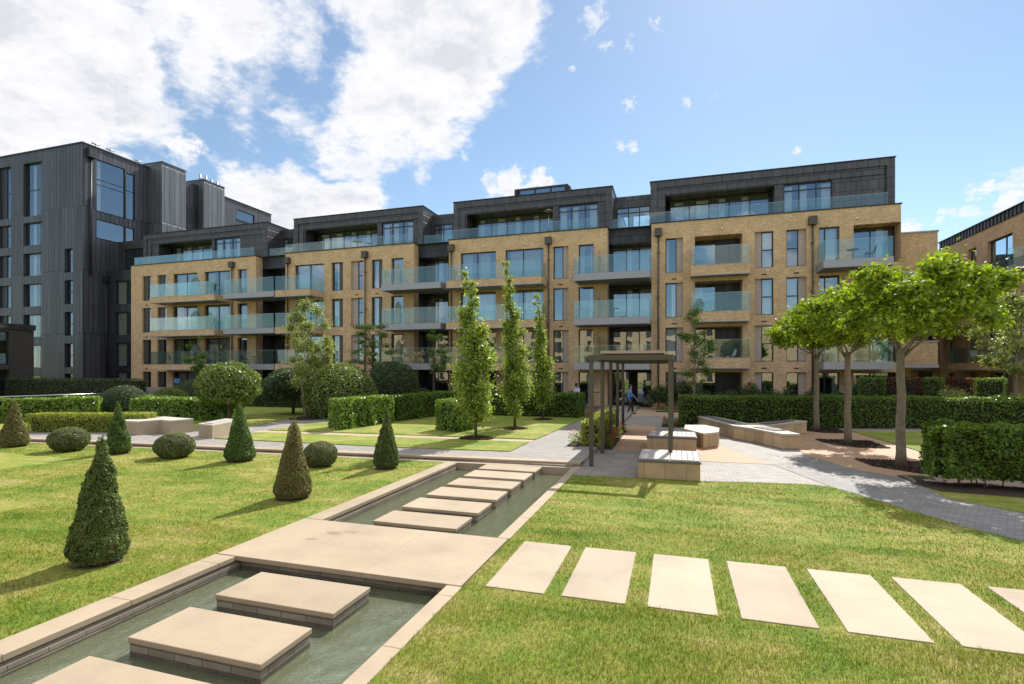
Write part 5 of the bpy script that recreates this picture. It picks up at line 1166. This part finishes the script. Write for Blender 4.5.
blobs = [(-60, 60, 190, 1), (70, 40, 130, 1), (190, 10, 95, .9), (20, 150, 95, 1), (110, 165, 45, .6), (250, 60, 60, .55), (290, 10, 60, .7), (235, -60, 160, .7),
         (440, 30, 115, 1), (400, 90, 85, 1), (500, 10, 75, .9), (350, 120, 55, .8), (440, 125, 50, .8), (380, -60, 130, .9),
         (300, 195, 78, 1.1), (245, 180, 48, .9), (360, 190, 50, 1.1), (300, 100, 50, .6), (245, 105, 40, .5), (515, 184, 26, .95), (490, 187, 20, .8), (543, 182, 20, .8), (586, 18, 20, .6), (622, 150, 17, .72), (627, 105, 9, .6), (632, 45, 13, .5), (680, 105, 8, .5), (712, 100, 13, .5),
         (1010, 206, 26, .8), (975, 216, 18, .6), (905, 228, 16, .6), (1070, 170, 60, .6), (800, 151, 9, .6), (655, 22, 10, .5), (600, 45, 12, .45), (985, 190, 18, .6), (945, 214, 12, .5), (470, 150, 16, .5), (180, 150, 24, .6), (575, 70, 9, .4)]
acc = None
for (px, py, rr, st) in blobs:
    d = pdir(px, py); d2 = pdir(px+rr*.7, py); d3 = pdir(px, py-rr*.7); rad = max(d.angle(d2), d.angle(d3))/.7*1.0
    dt = t.n('ShaderNodeVectorMath', {0: nrw if rr > 30 else nrs, 1: tuple(d)}, operation='DISTANCE').outputs['Value']
    f = t.n('ShaderNodeMapRange', {0: dt, 1: rad*1.25, 2: rad*.25, 3: 0., 4: st}, clamp=True, interpolation_type='SMOOTHSTEP').outputs[0]
    acc = f if acc is None else t.math('SMOOTH_MAX', acc, f, .12)
# elsewhere, out of view: noise clouds, thickened overhead as added fill for the facade
front = t.n('ShaderNodeMapRange', {0: t.n('ShaderNodeVectorMath', {0: nrm, 1: tuple(pdir(512, 250))}, operation='DOT_PRODUCT').outputs['Value'], 1: .55, 2: .72, 3: 1., 4: 0.}, clamp=True).outputs[0]
hi = t.n('ShaderNodeMapRange', {0: sp.outputs[2], 1: .25, 2: .6, 3: .02, 4: .2}, clamp=True).outputs[0]
bk = t.math('MULTIPLY', front, t.n('ShaderNodeMapRange', {0: t.math('ADD', t.noise(pl_, .9, 3), hi), 1: .50, 2: .62, 3: 0., 4: .9}, clamp=True).outputs[0])
acc = t.math('MAXIMUM', acc, bk)
det = t.math('ADD', t.math('MULTIPLY', t.math('SUBTRACT', fb, .5), 2.3), t.math('MULTIPLY', t.math('SUBTRACT', fb2, .5), .9))
dens = t.math('ADD', acc, det)
cov = t.n('ShaderNodeMapRange', {0: dens, 1: .32, 2: .84, 3: 0., 4: 1.}, clamp=True, interpolation_type='SMOOTHSTEP').outputs[0]
cov = t.math('MULTIPLY', cov, t.n('ShaderNodeMapRange', {0: acc, 1: .02, 2: .2, 3: 0., 4: 1.}, clamp=True).outputs[0])
thick = t.n('ShaderNodeMapRange', {0: t.math('ADD', dens, t.math('MULTIPLY', t.math('SUBTRACT', fb, fb3), 2.2)), 1: .75, 2: 1.45, 3: 0., 4: 1.}, clamp=True).outputs[0]
ccol = t.ramp(thick, [(0, (1, 1, 1)), (.4, (.93, .935, .95)), (1, (.76, .775, .82))])
STR = .10
bright = t.math('ADD', 1.0, t.math('MULTIPLY', front, .15))  # clouds behind the viewer brightened to add fill on the facade
cl = t.mix(1, ccol, (7.5, 7.5, 7.7), 'MULTIPLY')
cl = t.n('ShaderNodeVectorMath', {0: cl, 3: bright}, operation='SCALE').outputs[0]
skyc = t.mix(1, sky.outputs[0], (1.0, 1.06, 1.04), 'MULTIPLY')
skyc = t.mix(1, skyc, (.42, .42, .40), 'ADD')
final = t.mix(cov, skyc, cl)
bg = t.n('ShaderNodeBackground', {0: final, 1: STR}); o_ = t.n('ShaderNodeOutputWorld'); t.link(bg.outputs[0], o_.inputs[0])
w.cycles_visibility.camera = True
scene.view_settings.view_transform = 'Standard'; scene.view_settings.look = 'None'; scene.view_settings.exposure = .42; scene.view_settings.gamma = 1; scene.view_settings.use_curve_mapping = False
scene.cycles.max_bounces = 8; scene.cycles.transparent_max_bounces = 16; scene.cycles.diffuse_bounces = 3; scene.cycles.glossy_bounces = 3; scene.cycles.caustics_reflective = False; scene.cycles.caustics_refractive = False
scene.cycles.use_denoising = True
